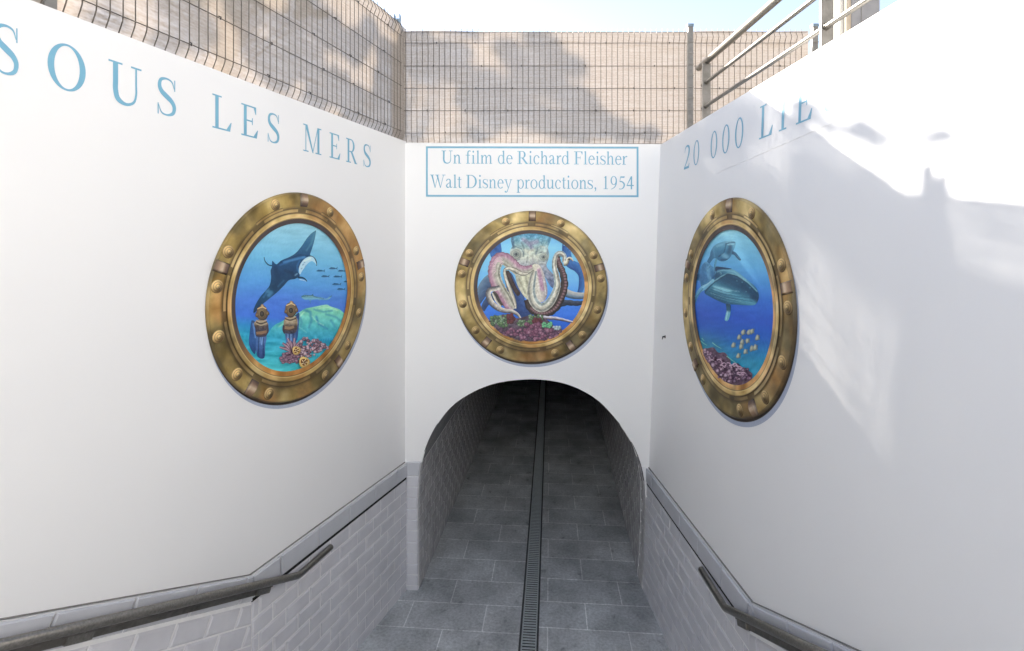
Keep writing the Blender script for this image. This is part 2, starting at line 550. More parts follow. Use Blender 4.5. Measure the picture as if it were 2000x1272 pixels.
def nn_arch(x0, x1): return pen([(x0 + .06, .47), (x0 + .17, .63), ((x0 + x1) / 2 + .08, .655), (x1 + .02, .60), (x1 + .06, .46), (x1 + .06, 0)], [.04, .055, .075, .11, .12, .12])
CAP_STEM = R_(.15, 0, .30, 1)
SERT = R_(.02, .957, .44, 1); SERB = R_(.02, 0, .44, .043)
S_BODY = lambda w, h, k=1.0: pen([(.64 * w, .76 * h), (.56 * w, .93 * h), (.37 * w, .98 * h), (.18 * w, .92 * h), (.13 * w, .76 * h), (.20 * w, .62 * h), (.37 * w, .515 * h), (.55 * w, .41 * h), (.645 * w, .27 * h), (.60 * w, .10 * h), (.40 * w, .02 * h), (.20 * w, .06 * h), (.10 * w, .25 * h)],
                               [x * k for x in (.02, .045, .05, .09, .125, .14, .15, .14, .13, .10, .05, .045, .02)]) + R_(.645 * w, .70 * h, .68 * w, 1.0 * h) + R_(.065 * w, 0, .10 * w, .29 * h)
GL = {
 'U': (1.06, pen([(.225, 1), (.225, .55), (.225, .32), (.30, .11), (.54, .02), (.77, .11), (.85, .32), (.85, .6), (.85, 1)], [.15, .15, .15, .14, .075, .065, .06, .055, .055]) + R_(.02, .957, .43, 1) + R_(.69, .957, 1.02, 1)),
 'O': (1.0, arc(.5, .5, .47, .52, .155, .045, n=48)),
 'S': (.76, S_BODY(1, 1)),
 'L': (.92, CAP_STEM + SERT + R_(.02, 0, .84, .045) + P_((.66, .04), (.84, .02), (.905, .28), (.865, .28))),
 'E': (.93, CAP_STEM + R_(.02, .955, .80, 1) + P_((.80, .99), (.80, .76), (.762, .76), (.66, .97)) + R_(.28, .49, .62, .535) + P_((.62, .40), (.62, .625), (.585, .625), (.56, .512), (.585, .40)) + R_(.02, 0, .84, .045) + P_((.66, .04), (.84, .02), (.905, .27), (.865, .27))),
 'M': (1.32, R_(.17, 0, .225, 1) + P_((.14, 1), (.31, 1), (.735, .0), (.655, .0)) + P_((.655, 0), (.70, 0), (1.07, 1), (1.02, 1)) + R_(1.01, 0, 1.16, 1) + R_(.02, 0, .38, .042) + R_(.87, 0, 1.30, .042) + R_(1.01, .957, 1.30, 1) + R_(.02, .957, .26, 1)),
 'R': (1.0, CAP_STEM + R_(.28, .955, .48, 1) + R_(.28, .45, .50, .495) + arc(.46, .725, .31, .275, .155, .045, -90, 90) + P_((.40, .47), (.57, .48), (.96, .02), (.77, .02)) + SERT + SERB + R_(.76, 0, 1.0, .043)),
 'I': (.5, R_(.175, 0, .325, 1) + R_(.03, .957, .47, 1) + R_(.03, 0, .47, .043)),
 '2': (.755, pen([(.09, .72), (.16, .91), (.34, .975), (.53, .90), (.58, .73), (.50, .52), (.30, .26), (.08, .05)], [.03, .06, .075, .12, .145, .11, .075, .06]) + R_(.05, 0, .62, .10) + P_((.58, .02), (.66, .20), (.62, .20), (.52, .08))),
 '0': (.755, arc(.377, .5, .33, .51, .105, .045, n=40)),
 'F': (.84, CAP_STEM + R_(.02, .955, .78, 1) + P_((.78, .99), (.78, .76), (.742, .76), (.64, .97)) + R_(.28, .49, .60, .535) + R_(.565, .40, .60, .625) + SERB),
 'W': (1.42, P_((.09, 1), (.25, 1), (.50, 0), (.44, 0)) + P_((.44, 0), (.49, 0), (.735, .9), (.69, .9)) + P_((.57, 1), (.73, 1), (.99, 0), (.93, 0)) + P_((.93, 0), (.98, 0), (1.28, 1), (1.23, 1)) + R_(0, .957, .36, 1) + R_(.48, .957, .84, 1) + R_(1.10, .957, 1.42, 1)),
 'D': (1.09, CAP_STEM + R_(.28, .955, .46, 1) + R_(.28, 0, .46, .045) + arc(.45, .5, .56, .5, .165, .045, -90, 90) + SERT + SERB),
 'n': (.755, R_(.11, 0, .23, XH - .02) + nn_arch(.16, .50) + R_(.03, 0, .33, .04) + R_(.47, 0, .73, .04) + flag(.12, XH)),
 'f': (.50, R_(.16, 0, .28, .84) + pen([(.22, .80), (.245, .92), (.33, .99), (.46, .955)], [.12, .10, .07, .09]) + R_(.02, .63, .42, .675) + R_(.05, 0, .42, .04)),
 'i': (.42, R_(.15, 0, .27, XH - .02) + dot(.21, .93, .078) + R_(.05, 0, .38, .04) + flag(.16, XH)),
 'l': (.42, R_(.15, 0, .27, 1.02) + R_(.05, 0, .38, .04) + flag(.16, 1.03)),
 'm': (1.175, R_(.11, 0, .23, XH - .02) + nn_arch(.16, .48) + nn_arch(.54, .88) + R_(.03, 0, .33, .04) + R_(.43, 0, .66, .04) + R_(.83, 0, 1.08, .04) + flag(.12, XH)),
 'd': (.755, arc(.345, .335, .295, .36, .115, .045) + R_(.505, .02, .625, 1.02) + flag(.515, 1.03) + R_(.505, .02, .73, .06)),
 'e': (.67, arc(.35, .335, .29, .36, .115, .05, 5, 318) + R_(.12, .375, .63, .42)),
 'h': (.755, R_(.11, 0, .23, 1.02) + nn_arch(.16, .50) + R_(.03, 0, .33, .04) + R_(.47, 0, .73, .04) + flag(.12, 1.03)),
 'c': (.67, arc(.35, .335, .29, .36, .115, .05, 42, 318) + dot(.545, .53, .06)),
 'a': (.67, pen([(.10, .52), (.17, .64), (.32, .665), (.42, .60), (.44, .48), (.44, .12), (.52, .04), (.63, .08)], [.10, .065, .06, .10, .12, .12, .07, .03]) + pen([(.44, .42), (.24, .32), (.11, .18), (.18, .05), (.32, .05), (.44, .13)], [.04, .06, .11, .10, .055, .04])),
 'r': (.50, R_(.11, 0, .23, XH - .02) + pen([(.22, .46), (.30, .60), (.40, .645), (.47, .60)], [.045, .06, .08, .10]) + R_(.03, 0, .36, .04) + flag(.12, XH)),
 's': (.59, S_BODY(.76, XH, .80)),
 't': (.42, R_(.13, .1, .25, .85) + pen([(.19, .16), (.22, .05), (.30, .03), (.39, .08)], [.12, .10, .05, .03]) + R_(.02, .63, .38, .675)),
 'y': (.755, P_((.09, XH), (.22, XH), (.42, .02), (.36, .02)) + pen([(.66, XH), (.40, .02), (.28, -.25), (.16, -.30)], [.05, .055, .065, .06]) + dot(.13, -.255, .065) + R_(.01, XH - .04, .31, XH) + R_(.53, XH - .04, .75, XH)),
 'p': (.755, R_(.12, -.33, .24, XH - .02) + arc(.41, .335, .295, .36, .115, .045) + R_(.03, -.33, .35, -.29) + flag(.13, XH)),
 'o': (.755, arc(.377, .335, .325, .36, .115, .045)),
 'u': (.755, pen([(.17, XH), (.17, .25), (.20, .08), (.33, .025), (.46, .08), (.54, .2)], [.12, .12, .115, .07, .05, .04]) + R_(.52, .02, .64, XH) + R_(.02, XH - .04, .2, XH) + R_(.40, XH - .04, .6, XH) + R_(.52, .0, .74, .04)),
 ',': (.378, dot(.17, .06, .075) + pen([(.21, .05), (.19, -.10), (.10, -.18)], [.10, .06, .03])),
 '1': (.755, R_(.32, 0, .44, .98) + P_((.16, .86), (.44, 1.0), (.40, .90), (.32, .88)) + R_(.18, 0, .58, .04)),
 '9': (.755, arc(.36, .66, .29, .34, .11, .045, n=34) + pen([(.595, .66), (.58, .40), (.42, .14), (.12, -.01)], [.11, .10, .07, .03])),
 '5': (.755, P_((.22, .98), (.62, .98), (.58, .87), (.20, .87)) + P_((.22, .98), (.26, .90), (.19, .60), (.14, .57)) + pen([(.15, .58), (.36, .57), (.54, .44), (.57, .27), (.46, .09), (.28, .01), (.10, .03)], [.07, .09, .13, .13, .09, .05, .06])),
 '4': (.755, R_(.42, 0, .55, .99) + P_((.42, .98), (.50, .90), (.12, .33), (.04, .30)) + R_(.04, .245, .70, .325)),
 ' ': (.378, []),
}
def union_mesh(mb, polys, to3):
    verts = []; faces = []
    for q in polys:
        A = sum(q[i][0] * q[(i + 1) % len(q)][1] - q[(i + 1) % len(q)][0] * q[i][1] for i in range(len(q)))
        if abs(A) < 1e-9: continue
        if A < 0: q = q[::-1]
        b = len(verts); verts += [Vector(p_) for p_ in q]; faces.append(list(range(b, b + len(q))))
    rv, re_, rf, ov, oe, of = delaunay_2d_cdt(verts, [], faces, 1, 1e-5, True)
    rf = [f for f, o in zip(rf, of) if len(o)]
    w = [to3(v.x, v.y) for v in rv]
    flip = (Vector(to3(1, 0)) - Vector(to3(0, 0))).cross(Vector(to3(0, 1)) - Vector(to3(0, 0))).dot(WALL_N) < 0
    mb.add(w, [tuple(f)[::-1] if flip else tuple(f) for f in rf])

# ------------------------------------------------------------------ left wall
def prism(mb, front, back, mi=0):
    n = len(front)
    e1 = Vector(front[1]) - Vector(front[0]); 
    mb.add(list(front) + list(back), [list(range(n)), list(range(2 * n - 1, n - 1, -1))] + [(i, n + i, n + (i + 1) % n, (i + 1) % n) for i in range(n)], mi)

def side_wall(PL, name, label, uc, vc, uk, vk, sn, tilew, sgn):
    w = thing(name, label, 'wall', tuple(PL.pt(0, 0)))
    ue = UEND
    vb = -ZTOP - 0.3
    prof = [(-0.02, vb), (ue, vb), (ue, 0), (-0.02, 0)]
    mb = MB(); prism(mb, [PL.pt(u, v, 0) for u, v in prof], [PL.pt(u, v, -0.24) for u, v in prof])
    bm = bmesh.new(); mb.build('white_face', 'white_banner', w)
    bm.free()
    # dado tiles: a level-floor stretch and a stair stretch, trimmed where they meet
    sf = (vk - vc) / (uk - uc)
    H0 = 0.128; CH = 0.100; base = 0.014
    mb = MB(); mg = MB(); mt = MB()
    far_top = lambda u: vk + sf * (u - uk)
    # grout backing
    fr = [(0.0, vb), (uk, vb), (uk, vk - 0.002), (0.0, far_top(0.0) - 0.002)]
    prism(mg, [PL.pt(u, v, base) for u, v in fr], [PL.pt(u, v, 0.001) for u, v in fr])
    nr = [(uk, vb), (ue, vb), (ue, vk + sn * (ue - uk) - 0.002), (uk, vk - 0.002)]
    prism(mg, [PL.pt(u, v, base) for u, v in nr], [PL.pt(u, v, 0.001) for u, v in nr])
    mg.build('grout_bed', 'grout', w)
    # far stretch: sheared local coordinates (x = u, y = v below the sloping top line)
    to3 = lambda x, y, h: PL.pt(x, far_top(x) + y, base + h)
    courses(mb, [(0.004, -1.5), (uk - .002, -1.5), (uk - .002, -H0 - .020), (0.004, -H0 - .020)], to3, -H0 - .020, 12, CH, tilew, x0=-1.0, x1=uk + 0.5)
    # border course, slightly proud, with a shadow gap below
    to3b = lambda x, y, h: PL.pt(x, far_top(x) + y, base + 0.006 + h)
    courses(mt, [(0.004, -H0), (uk - .002, -H0), (uk - .002, 0), (0.004, 0)], to3b, 0.0, 1, H0, tilew * 1.6, h=0.010, bev=0.006, x0=-0.15, x1=uk + 0.5)
    # stair stretch: rotated local coordinates
    ang = math.atan(sn); ca, sa = math.cos(ang), math.sin(ang)
    def loc3(h0):
        return lambda x, y, h: PL.pt(uk + x * ca - y * sa, vk + x * sa + y * ca, base + h0 + h)
    cut = math.tan(ang)
    # seam at u = uk : x*ca - y*sa >= 0
    reg = [(-0.9 * 1.0, -0.9 / 1.0)]
    reg = [(0.002, -H0 - .012), (6, -H0 - .012), (6, -1.7), (-1.7 * sa / ca + .002, -1.7)]
    reg = [((-H0 - .012) * sa / ca + .002, -H0 - .012), (6, -H0 - .012), (6, -1.7), (-1.7 * sa / ca + .002, -1.7)]
    courses(mb, reg, loc3(0), -H0 - .012, 15, CH, tilew, x0=-1.2, x1=5.2)
    regb = [(.002, 0), (6, 0), (6, -H0), (-H0 * sa / ca + .002, -H0)]
    courses(mt, regb, loc3(0.006), 0.0, 1, H0, tilew * 1.6, h=0.010, bev=0.006, x0=-0.28, x1=5.2)
    mb.build('tile_dado', 'tile_glaze', w)
    mt.build('tile_border', 'tile_border', w)
    ms = MB()
    a = [(0.003, far_top(0.003) + .0005), (uk, vk + .0005), (uk, vk + .0032), (0.003, far_top(0.003) + .0032)]
    prism(ms, [PL.pt(u, v, base - .004) for u, v in a], [PL.pt(u, v, .0005) for u, v in a])
    Lq = loc3(0)
    b = [(0.001, .0005), (5.2, .0005), (5.2, .0032), (0.001, .0032)]
    prism(ms, [Lq(x, y, -.004) for x, y in b], [Lq(x, y, -.0135) for x, y in b])
    ms.build('sealant_line', 'post_paint', w)
    # black strip painting the shade of the gap under the border
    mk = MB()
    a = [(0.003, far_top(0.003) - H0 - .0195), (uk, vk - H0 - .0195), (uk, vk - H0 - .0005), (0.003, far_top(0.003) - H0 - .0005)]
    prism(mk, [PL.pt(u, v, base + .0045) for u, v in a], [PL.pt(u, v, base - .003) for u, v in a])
    mk.build('gap_shade_strip', 'matt_black', w)
    return w, loc3

left_wall, locL = side_wall(LEFT, 'white_wall', 'white stair wall with sous les mers in blue letters and grey tiled base', uLc, vLc, uLk, vLk, sLn, 0.20, -1)
right_wall, locR = side_wall(RIGHT, 'white_wall', 'white stair wall with 20 000 lieues in blue letters, partly in sunlight', uRc, vRc, uRk, vRk, sRn, 0.20, 1)

def letters_on(PL, parent, words, base0, base1, caph):
    """words: list of lists (char, x_left_px, x_right_px); base0/base1 px points on the base line"""
    global WALL_N
    WALL_N = PL.n
    u0, v0 = PL.uv(*base0); u1, v1 = PL.uv(*base1)
    bl = lambda u: v0 + (v1 - v0) * (u - u0) / (u1 - u0)
    def u_at(px):
        # the base-line point seen at that pixel column
        lo, hi = -0.5, 6.0
        for _ in range(50):
            mid = (lo + hi) / 2
            w = PL.pt(mid, bl(mid)) - EYE
            x = HX + F * w.x / w.y if w.y > 0.02 else (1e5 if PL is RIGHT else -1e5)
            if (x < px) == (PL is RIGHT): lo = mid
            else: hi = mid
        return (lo + hi) / 2
    for word in words:
        mb = MB()
        for (ch, xl, xr) in word:
            ul = u_at(xl); ur = u_at(xr) if not isinstance(xr, tuple) else None
            adv, polys = GL[ch]
            xs = [q[0] for pl in polys for q in pl]
            gx0, gx1 = min(xs), max(xs)
            if ur is None: ul, ur = xr
            sc = (ur - ul) / (gx1 - gx0)
            to3 = lambda x, y: PL.pt(ul + (x - gx0) * sc, bl(ul + (x - gx0) * sc) + y * caph, 0.0012)
            union_mesh(mb, polys, to3)
        o = mb.build('lettering', 'letter_paint', parent)
    return u_at

# left wall reads towards the corner, u runs away from the corner
capL = 0.173
WALL_N = LEFT.n
S1 = ('S', -12, 36)
letters_on(LEFT, left_wall, [[S1, ('O', 92.5, 167), ('U', 211.5, 276), ('S', 307.5, 343.5)],
    [('L', 414.5, 452), ('E', 471, 503.7), ('S', 522.7, 545.4)],
    [('M', 592, 627.3), ('E', 643.5, 664.4), ('R', 675.8, 697.2), ('S', 709.8, 723.9)]], (414.5, 249), (676, 316), capL)
letters_on(RIGHT, right_wall, [[('2', 1336, 1346.5), ('0', 1354, 1365)],
    [('0', 1387.5, 1400), ('0', 1410, 1424), ('0', 1435, 1451)],
    [('L', 1483, 1509), ('I', 1521.6, 1536), ('E', 1555, 1586), ('U', 1603, 1646), ('E', 1680, 1726), ('S', 1893, 1950)]], (1336, 332), (1554, 244.5), 0.176)

# faint seam of the banner on the right wall
mb = MB()
u0, v0 = RIGHT.uv(1400, 338); u1, v1 = RIGHT.uv(1640, 233)
v1 = v0 + (v1 - v0) / (u1 - u0) * 4.0; u1 = u0 + 4.0
q = [(u0, v0 - .003), (u1, v1 - .003), (u1, v1 + .003), (u0, v0 + .003)]
prism(mb, [RIGHT.pt(u, v, .0016) for u, v in q], [RIGHT.pt(u, v, .0002) for u, v in q])
mb.build('banner_seam', 'white_banner', right_wall)

# ------------------------------------------------------------------ end wall with the arch, and the tunnel behind it
arch_px = [(818, 1150), (817, 1060), (816.5, 985), (818.5, 940), (823, 905), (831, 875), (845, 843), (863, 815), (884, 792), (918, 769), (957, 752), (996, 744), (1036, 741), (1074, 743.5), (1108, 751), (1141, 765), (1171, 785), (1197, 812), (1219, 840), (1238, 872), (1251, 905), (1258, 940), (1261, 985), (1260, 1050), (1258, 1100), (1254, 1146)]
arch = []
for i_ in range(len(arch_px)):
    arch.append(BACK.uv(*arch_px[i_]))
top_arch = catmull(arch, 4)
back_wall = thing('end_wall', 'white end wall above the dark arch, with a boxed film credit', 'wall', tuple(BACK.pt(0, 0)))
vbk = -ZTOP - 0.3
uR_top = (RIGHT.pt(0, 0) - BACK.o).x; 
wr = BACK.world_uv(RIGHT.pt(0, vbk * 1.02))[0]
outline = [(-0.03, vbk), (-0.03, 0.0), (uR_top + 0.03, -0.012), (wr + 0.03, vbk)]
mb = MB()
tv = [Vector(p_) for p_ in outline]
hole = [(top_arch[0][0], vbk)] + top_arch + [(top_arch[-1][0], vbk)]
ring_ = outline[0:1] + outline[1:4] + hole[::-1]
rv, re_, rf, *_ = delaunay_2d_cdt([Vector(q) for q in ring_], [(i, (i + 1) % len(ring_)) for i in range(len(ring_))], [list(range(len(ring_)))], 1, 1e-6)
nb = len(rv)
mb.add([BACK.pt(q.x, q.y, 0) for q in rv] + [BACK.pt(q.x, q.y, -0.16) for q in rv],
       [tuple(f) for f in rf] + [tuple(nb + i for i in f)[::-1] for f in rf])
ot = outline
mb.poly([BACK.pt(*ot[1], 0), BACK.pt(*ot[2], 0), BACK.pt(*ot[2], -0.16), BACK.pt(*ot[1], -0.16)])
mb.build('white_face', 'white_banner', back_wall)

# tiled jambs beside the arch
mb = MB(); mg = MB(); mt = MB()
vt = BACK.uv(800, 900)[1]
jl = [q for q in top_arch if q[1] < vt and q[0] < 0.6]
jr = [q for q in top_arch if q[1] < vt - 0.045 and q[0] > 0.6]
cornerR = lambda v: BACK.world_uv(RIGHT.pt(0, v))[0]
base = 0.012
xe = min(q[0] for q in jl)
to3 = lambda x, y, h: BACK.pt(x, y, base + h)
def edge_at(lst, v):
    return float(np.interp(v, [q[1] for q in sorted(lst, key=lambda t: t[1])], [q[0] for q in sorted(lst, key=lambda t: t[1])]))
y1 = vt
first = True
while y1 > vbk + 0.3:
    ch = 0.127 if first else 0.0965
    y0 = y1 - ch
    xl = 0.016; a1 = edge_at(jl, min(y1, vt)) - .003; a0 = edge_at(jl, y0) - .003
    q = [(xl, y0 + .0015), (a0, y0 + .0015), (a1, y1 - .0015), (xl, y1 - .0015)]
    tile_poly(mt if first else mb, q, to3, .009, .008)
    yy1 = y1 - 0.047; yy0 = y0 - 0.047
    b1 = edge_at(jr, yy1) + .003; b0 = edge_at(jr, yy0) + .003
    q = [(b0, yy0 + .0015), (cornerR(yy0) - .018, yy0 + .0015), (cornerR(yy1) - .018, yy1 - .0015), (b1, yy1 - .0015)]
    if q[1][0] - q[0][0] > 0.02: tile_poly(mt if first else mb, q, to3, .009, .006)
    first = False; y1 = y0
gl = [(0.001, vbk), (0.001, vt - .002)] + [(x - .0005, y) for x, y in sorted(jl, key=lambda t: -t[1])] + [(jl[0][0] - .0005, vbk)]
prism(mg, [BACK.pt(u, v, base) for u, v in gl], [BACK.pt(u, v, .0005) for u, v in gl])
gr = [(x + .0005, y) for x, y in sorted(jr, key=lambda t: t[1])]
gr = [(gr[0][0], vbk)] + gr + [(cornerR(gr[-1][1]) - .002, gr[-1][1]), (cornerR(vbk) - .002, vbk)]
prism(mg, [BACK.pt(u, v, base) for u, v in gr], [BACK.pt(u, v, .0005) for u, v in gr])
mg.build('grout_bed', 'grout', back_wall)
mb.build('tile_dado', 'tile_glaze', back_wall)
mt.build('tile_border', 'tile_border', back_wall)

# film credit: box and two lines
mb = MB()
bx0, bv1 = BACK.uv(832, 286); bx1, bv0 = BACK.uv(1247, 384.5)
th = 0.0165
for q in ([(bx0, bv1 - th), (bx1, bv1 - th - .004), (bx1, bv1 - .004), (bx0, bv1)], [(bx0, bv0), (bx1, bv0 - .004), (bx1, bv0 + th - .004), (bx0, bv0 + th)],
          [(bx0, bv0 + th), (bx0 + th, bv0 + th), (bx0 + th, bv1 - th), (bx0, bv1 - th)], [(bx1 - th, bv0 + th - .004), (bx1, bv0 + th - .004), (bx1, bv1 - th - .004), (bx1 - th, bv1 - th - .004)]):
    mb.poly([BACK.pt(u, v, .0012) for u, v in q])
mb.build('credit_frame', 'letter_paint', back_wall)
def credit(text, x0, x1, base0, base1, cap):
    global WALL_N
    WALL_N = BACK.n
    ua, va = BACK.uv(x0, base0); ub, vb_ = BACK.uv(x1, base1)
    tot = 0; pos = []
    for ch in text:
        pos.append(tot); tot += GL[ch][0]
    last = GL[text[-1]]; 
    sc = (ub - ua) / (tot - .02)
    mb = MB()
    for ch, p0 in zip(text, pos):
        if not GL[ch][1]: continue
        to3 = lambda x, y: BACK.pt(ua + (p0 + x) * sc, va + (vb_ - va) * ((p0 + x) / tot) + y * cap, .0012)
        union_mesh(mb, GL[ch][1], to3)
    mb.build('lettering', 'letter_paint', back_wall)
credit('Un film de Richard Fleisher', 862, 1225, 319.5, 322, 25.2 / F * D)
credit('Walt Disney productions, 1954', 840, 1238.5, 367, 370, 25.6 / F * D)

# bright metal trim that shows at the arch edge
mt_ = MB()
def trim(i0, i1, w, mi=0):
    for k in range(i0, i1):
        a, b = top_arch[k], top_arch[k + 1]
        c = Vector((1.0, -1.9))
        def inn(q):
            d_ = (c - Vector(q)).normalized() * w
            return (q[0] + d_.x, q[1] + d_.y)
        ai, bi = inn(a), inn(b)
        prism(mt_, [BACK.pt(*q, .004) for q in (a, ai, bi, b)], [BACK.pt(*q, -.02) for q in (a, ai, bi, b)], mi)
trim(16, 19, 0.014, 0); trim(19, 26, 0.009, 1); trim(26, 32, 0.017, 0); trim(71, 75, 0.017, 0); trim(75, 84, 0.010, 1)
mt_.build('edge_trim', ['trim_aluminium', 'black_metal'], back_wall)

# tunnel
tun = thing('tunnel', 'dark arched pedestrian tunnel with grey tiled sides under the end wall', 'tunnel', tuple(frontal(1040, 1150)))
mb = MB(); mg = MB(); mcl = MB()
A0 = [BACK.pt(u, v, -0.0005) for u, v in top_arch]
bl0 = BACK.pt(top_arch[0][0], vbk, -0.0005); br0 = BACK.pt(top_arch[-1][0], vbk, -0.0005)
prof = [bl0] + A0 + [br0]
Lt = TEND - D
SPR = 0.0
spring_z = frontal(0, 905).z
# plain grout/concrete shell
for i in range(len(prof) - 1):
    a, b = prof[i], prof[i + 1]
    tgt = mcl if min(a.z, b.z) > spring_z else mg
    tgt.add([a, b, b + AX * Lt, a + AX * Lt], [(0, 1, 2, 3)])
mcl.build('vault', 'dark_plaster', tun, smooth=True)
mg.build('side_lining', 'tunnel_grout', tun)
# side tiles
lx = min(q.x for q in A0); rx = max(q.x for q in A0)
def edge_tun(sidex, z):
    pts = [q for q in A0 if (q.x < 0.2) == (sidex < 0.2)]
    pts = sorted(pts, key=lambda t: t.z)
    return float(np.interp(z, [q.z for q in pts], [q.x for q in pts]))
for sx in (lx, rx):
    sg = 1 if sx < 0.2 else -1
    def to3(x, y, h):
        zz = frontal(0, 1150).z + y
        return Vector((edge_tun(sx, zz) + sg * (0.004 + h), D + 0.004, zz)) + AX * x
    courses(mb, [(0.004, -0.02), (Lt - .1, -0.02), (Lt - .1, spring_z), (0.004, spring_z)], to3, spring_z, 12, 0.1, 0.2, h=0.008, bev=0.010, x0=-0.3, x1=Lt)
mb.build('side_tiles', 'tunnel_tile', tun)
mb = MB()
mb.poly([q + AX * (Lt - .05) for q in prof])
mb.build('added_end_block', 'dark_plaster', tun)  # unseen wall added to close the tunnel end and keep it dark

# ------------------------------------------------------------------ drain channel down the middle of the floor
dr = thing('drain_channel', 'slotted grey drain channel running down the middle of the paved floor', 'drain', tuple(floor_pt(0, 3.0)))
def fp(a, y, h): 
    q = floor_pt(a, y); return Vector((q.x, q.y, q.z + h))
ys = [2.5 + 0.1 * i for i in range(int((TEND - 2.6) * 10))]
mb = MB()
for s in (-1, 1):
    for i in range(len(ys) - 1):
        y0, y1 = ys[i], ys[i + 1]
        q = [fp(s * (DW - .015), y0, .003), fp(s * DW, y0, .003), fp(s * DW, y1, .003), fp(s * (DW - .015), y1, .003)]
        b = [p_ - Vector((0, 0, .06)) for p_ in q]
        prism(mb, q if s > 0 else q[::-1], b if s > 0 else b[::-1])
for i in range(len(ys) - 1):
    mb.poly([fp(-DW, ys[i], -.06), fp(DW, ys[i], -.06), fp(DW, ys[i + 1], -.06), fp(-DW, ys[i + 1], -.06)])
mb.build('channel_body', 'channel_edge', dr)
proto = None
y = 2.55
while y < 13.6:
    mb = MB(); L = 0.992; gw = DW - .016
    for s in (-1, 1):
        y0, y1 = y + .004, y + L
        nseg = 8
        for k in range(nseg):
            ya = y0 + (y1 - y0) * k / nseg; yb_ = y0 + (y1 - y0) * (k + 1) / nseg
            q = [fp(s * (gw - .009), ya, 0.0), fp(s * gw, ya, 0.0), fp(s * gw, yb_, 0.0), fp(s * (gw - .009), yb_, 0.0)]
            b = [p_ - Vector((0, 0, .02)) for p_ in q]
            prism(mb, q if s > 0 else q[::-1], b if s > 0 else b[::-1])
    yy = y + .004
    while yy < y + L - .010:
        w = .0135
        q = [fp(-gw + .009, yy, -.001), fp(gw - .009, yy, -.001), fp(gw - .009, yy + w, -.001), fp(-gw + .009, yy + w, -.001)]
        prism(mb, q, [p_ - Vector((0, 0, .004)) for p_ in q])
        yy += .0285
    mb.build('grate', 'cast_iron', dr)
    y += 1.0
# ------------------------------------------------------------------ the three painted portholes, trompe-l'oeil light and shade in their pigment
def world_px(w):
    r = Vector(w) - EYE
    return HX + F * r.x / r.y, HY - F * r.z / r.y

def lerp(a, b, t):
    t = np.clip(t, 0, 1)[..., None]
    return np.asarray(a, float) * (1 - t) + np.asarray(b, float) * t

def stops(t, st):
    """piecewise-linear colour along t; st = [(t, rgb255)]"""
    ts = [q[0] for q in st]; cs = np.array([q[1] for q in st], float)
    return np.stack([np.interp(t, ts, cs[:, k]) for k in range(3)], -1)

def seg_dist(x, y, pts):
    d = np.full(x.shape, 1e9)
    for (x0, y0), (x1, y1) in zip(pts[:-1], pts[1:]):
        dx, dy = x1 - x0, y1 - y0; L = dx * dx + dy * dy + 1e-9
        t = np.clip(((x - x0) * dx + (y - y0) * dy) / L, 0, 1)
        d = np.minimum(d, np.hypot(x - x0 - t * dx, y - y0 - t * dy))
    return d

PIG = 1.18     # pigment reflectance relative to the seen tone
def pigment(c):
    return np.clip(s2l(np.clip(c, 0, 255)) * PIG, 0.004, 0.9)

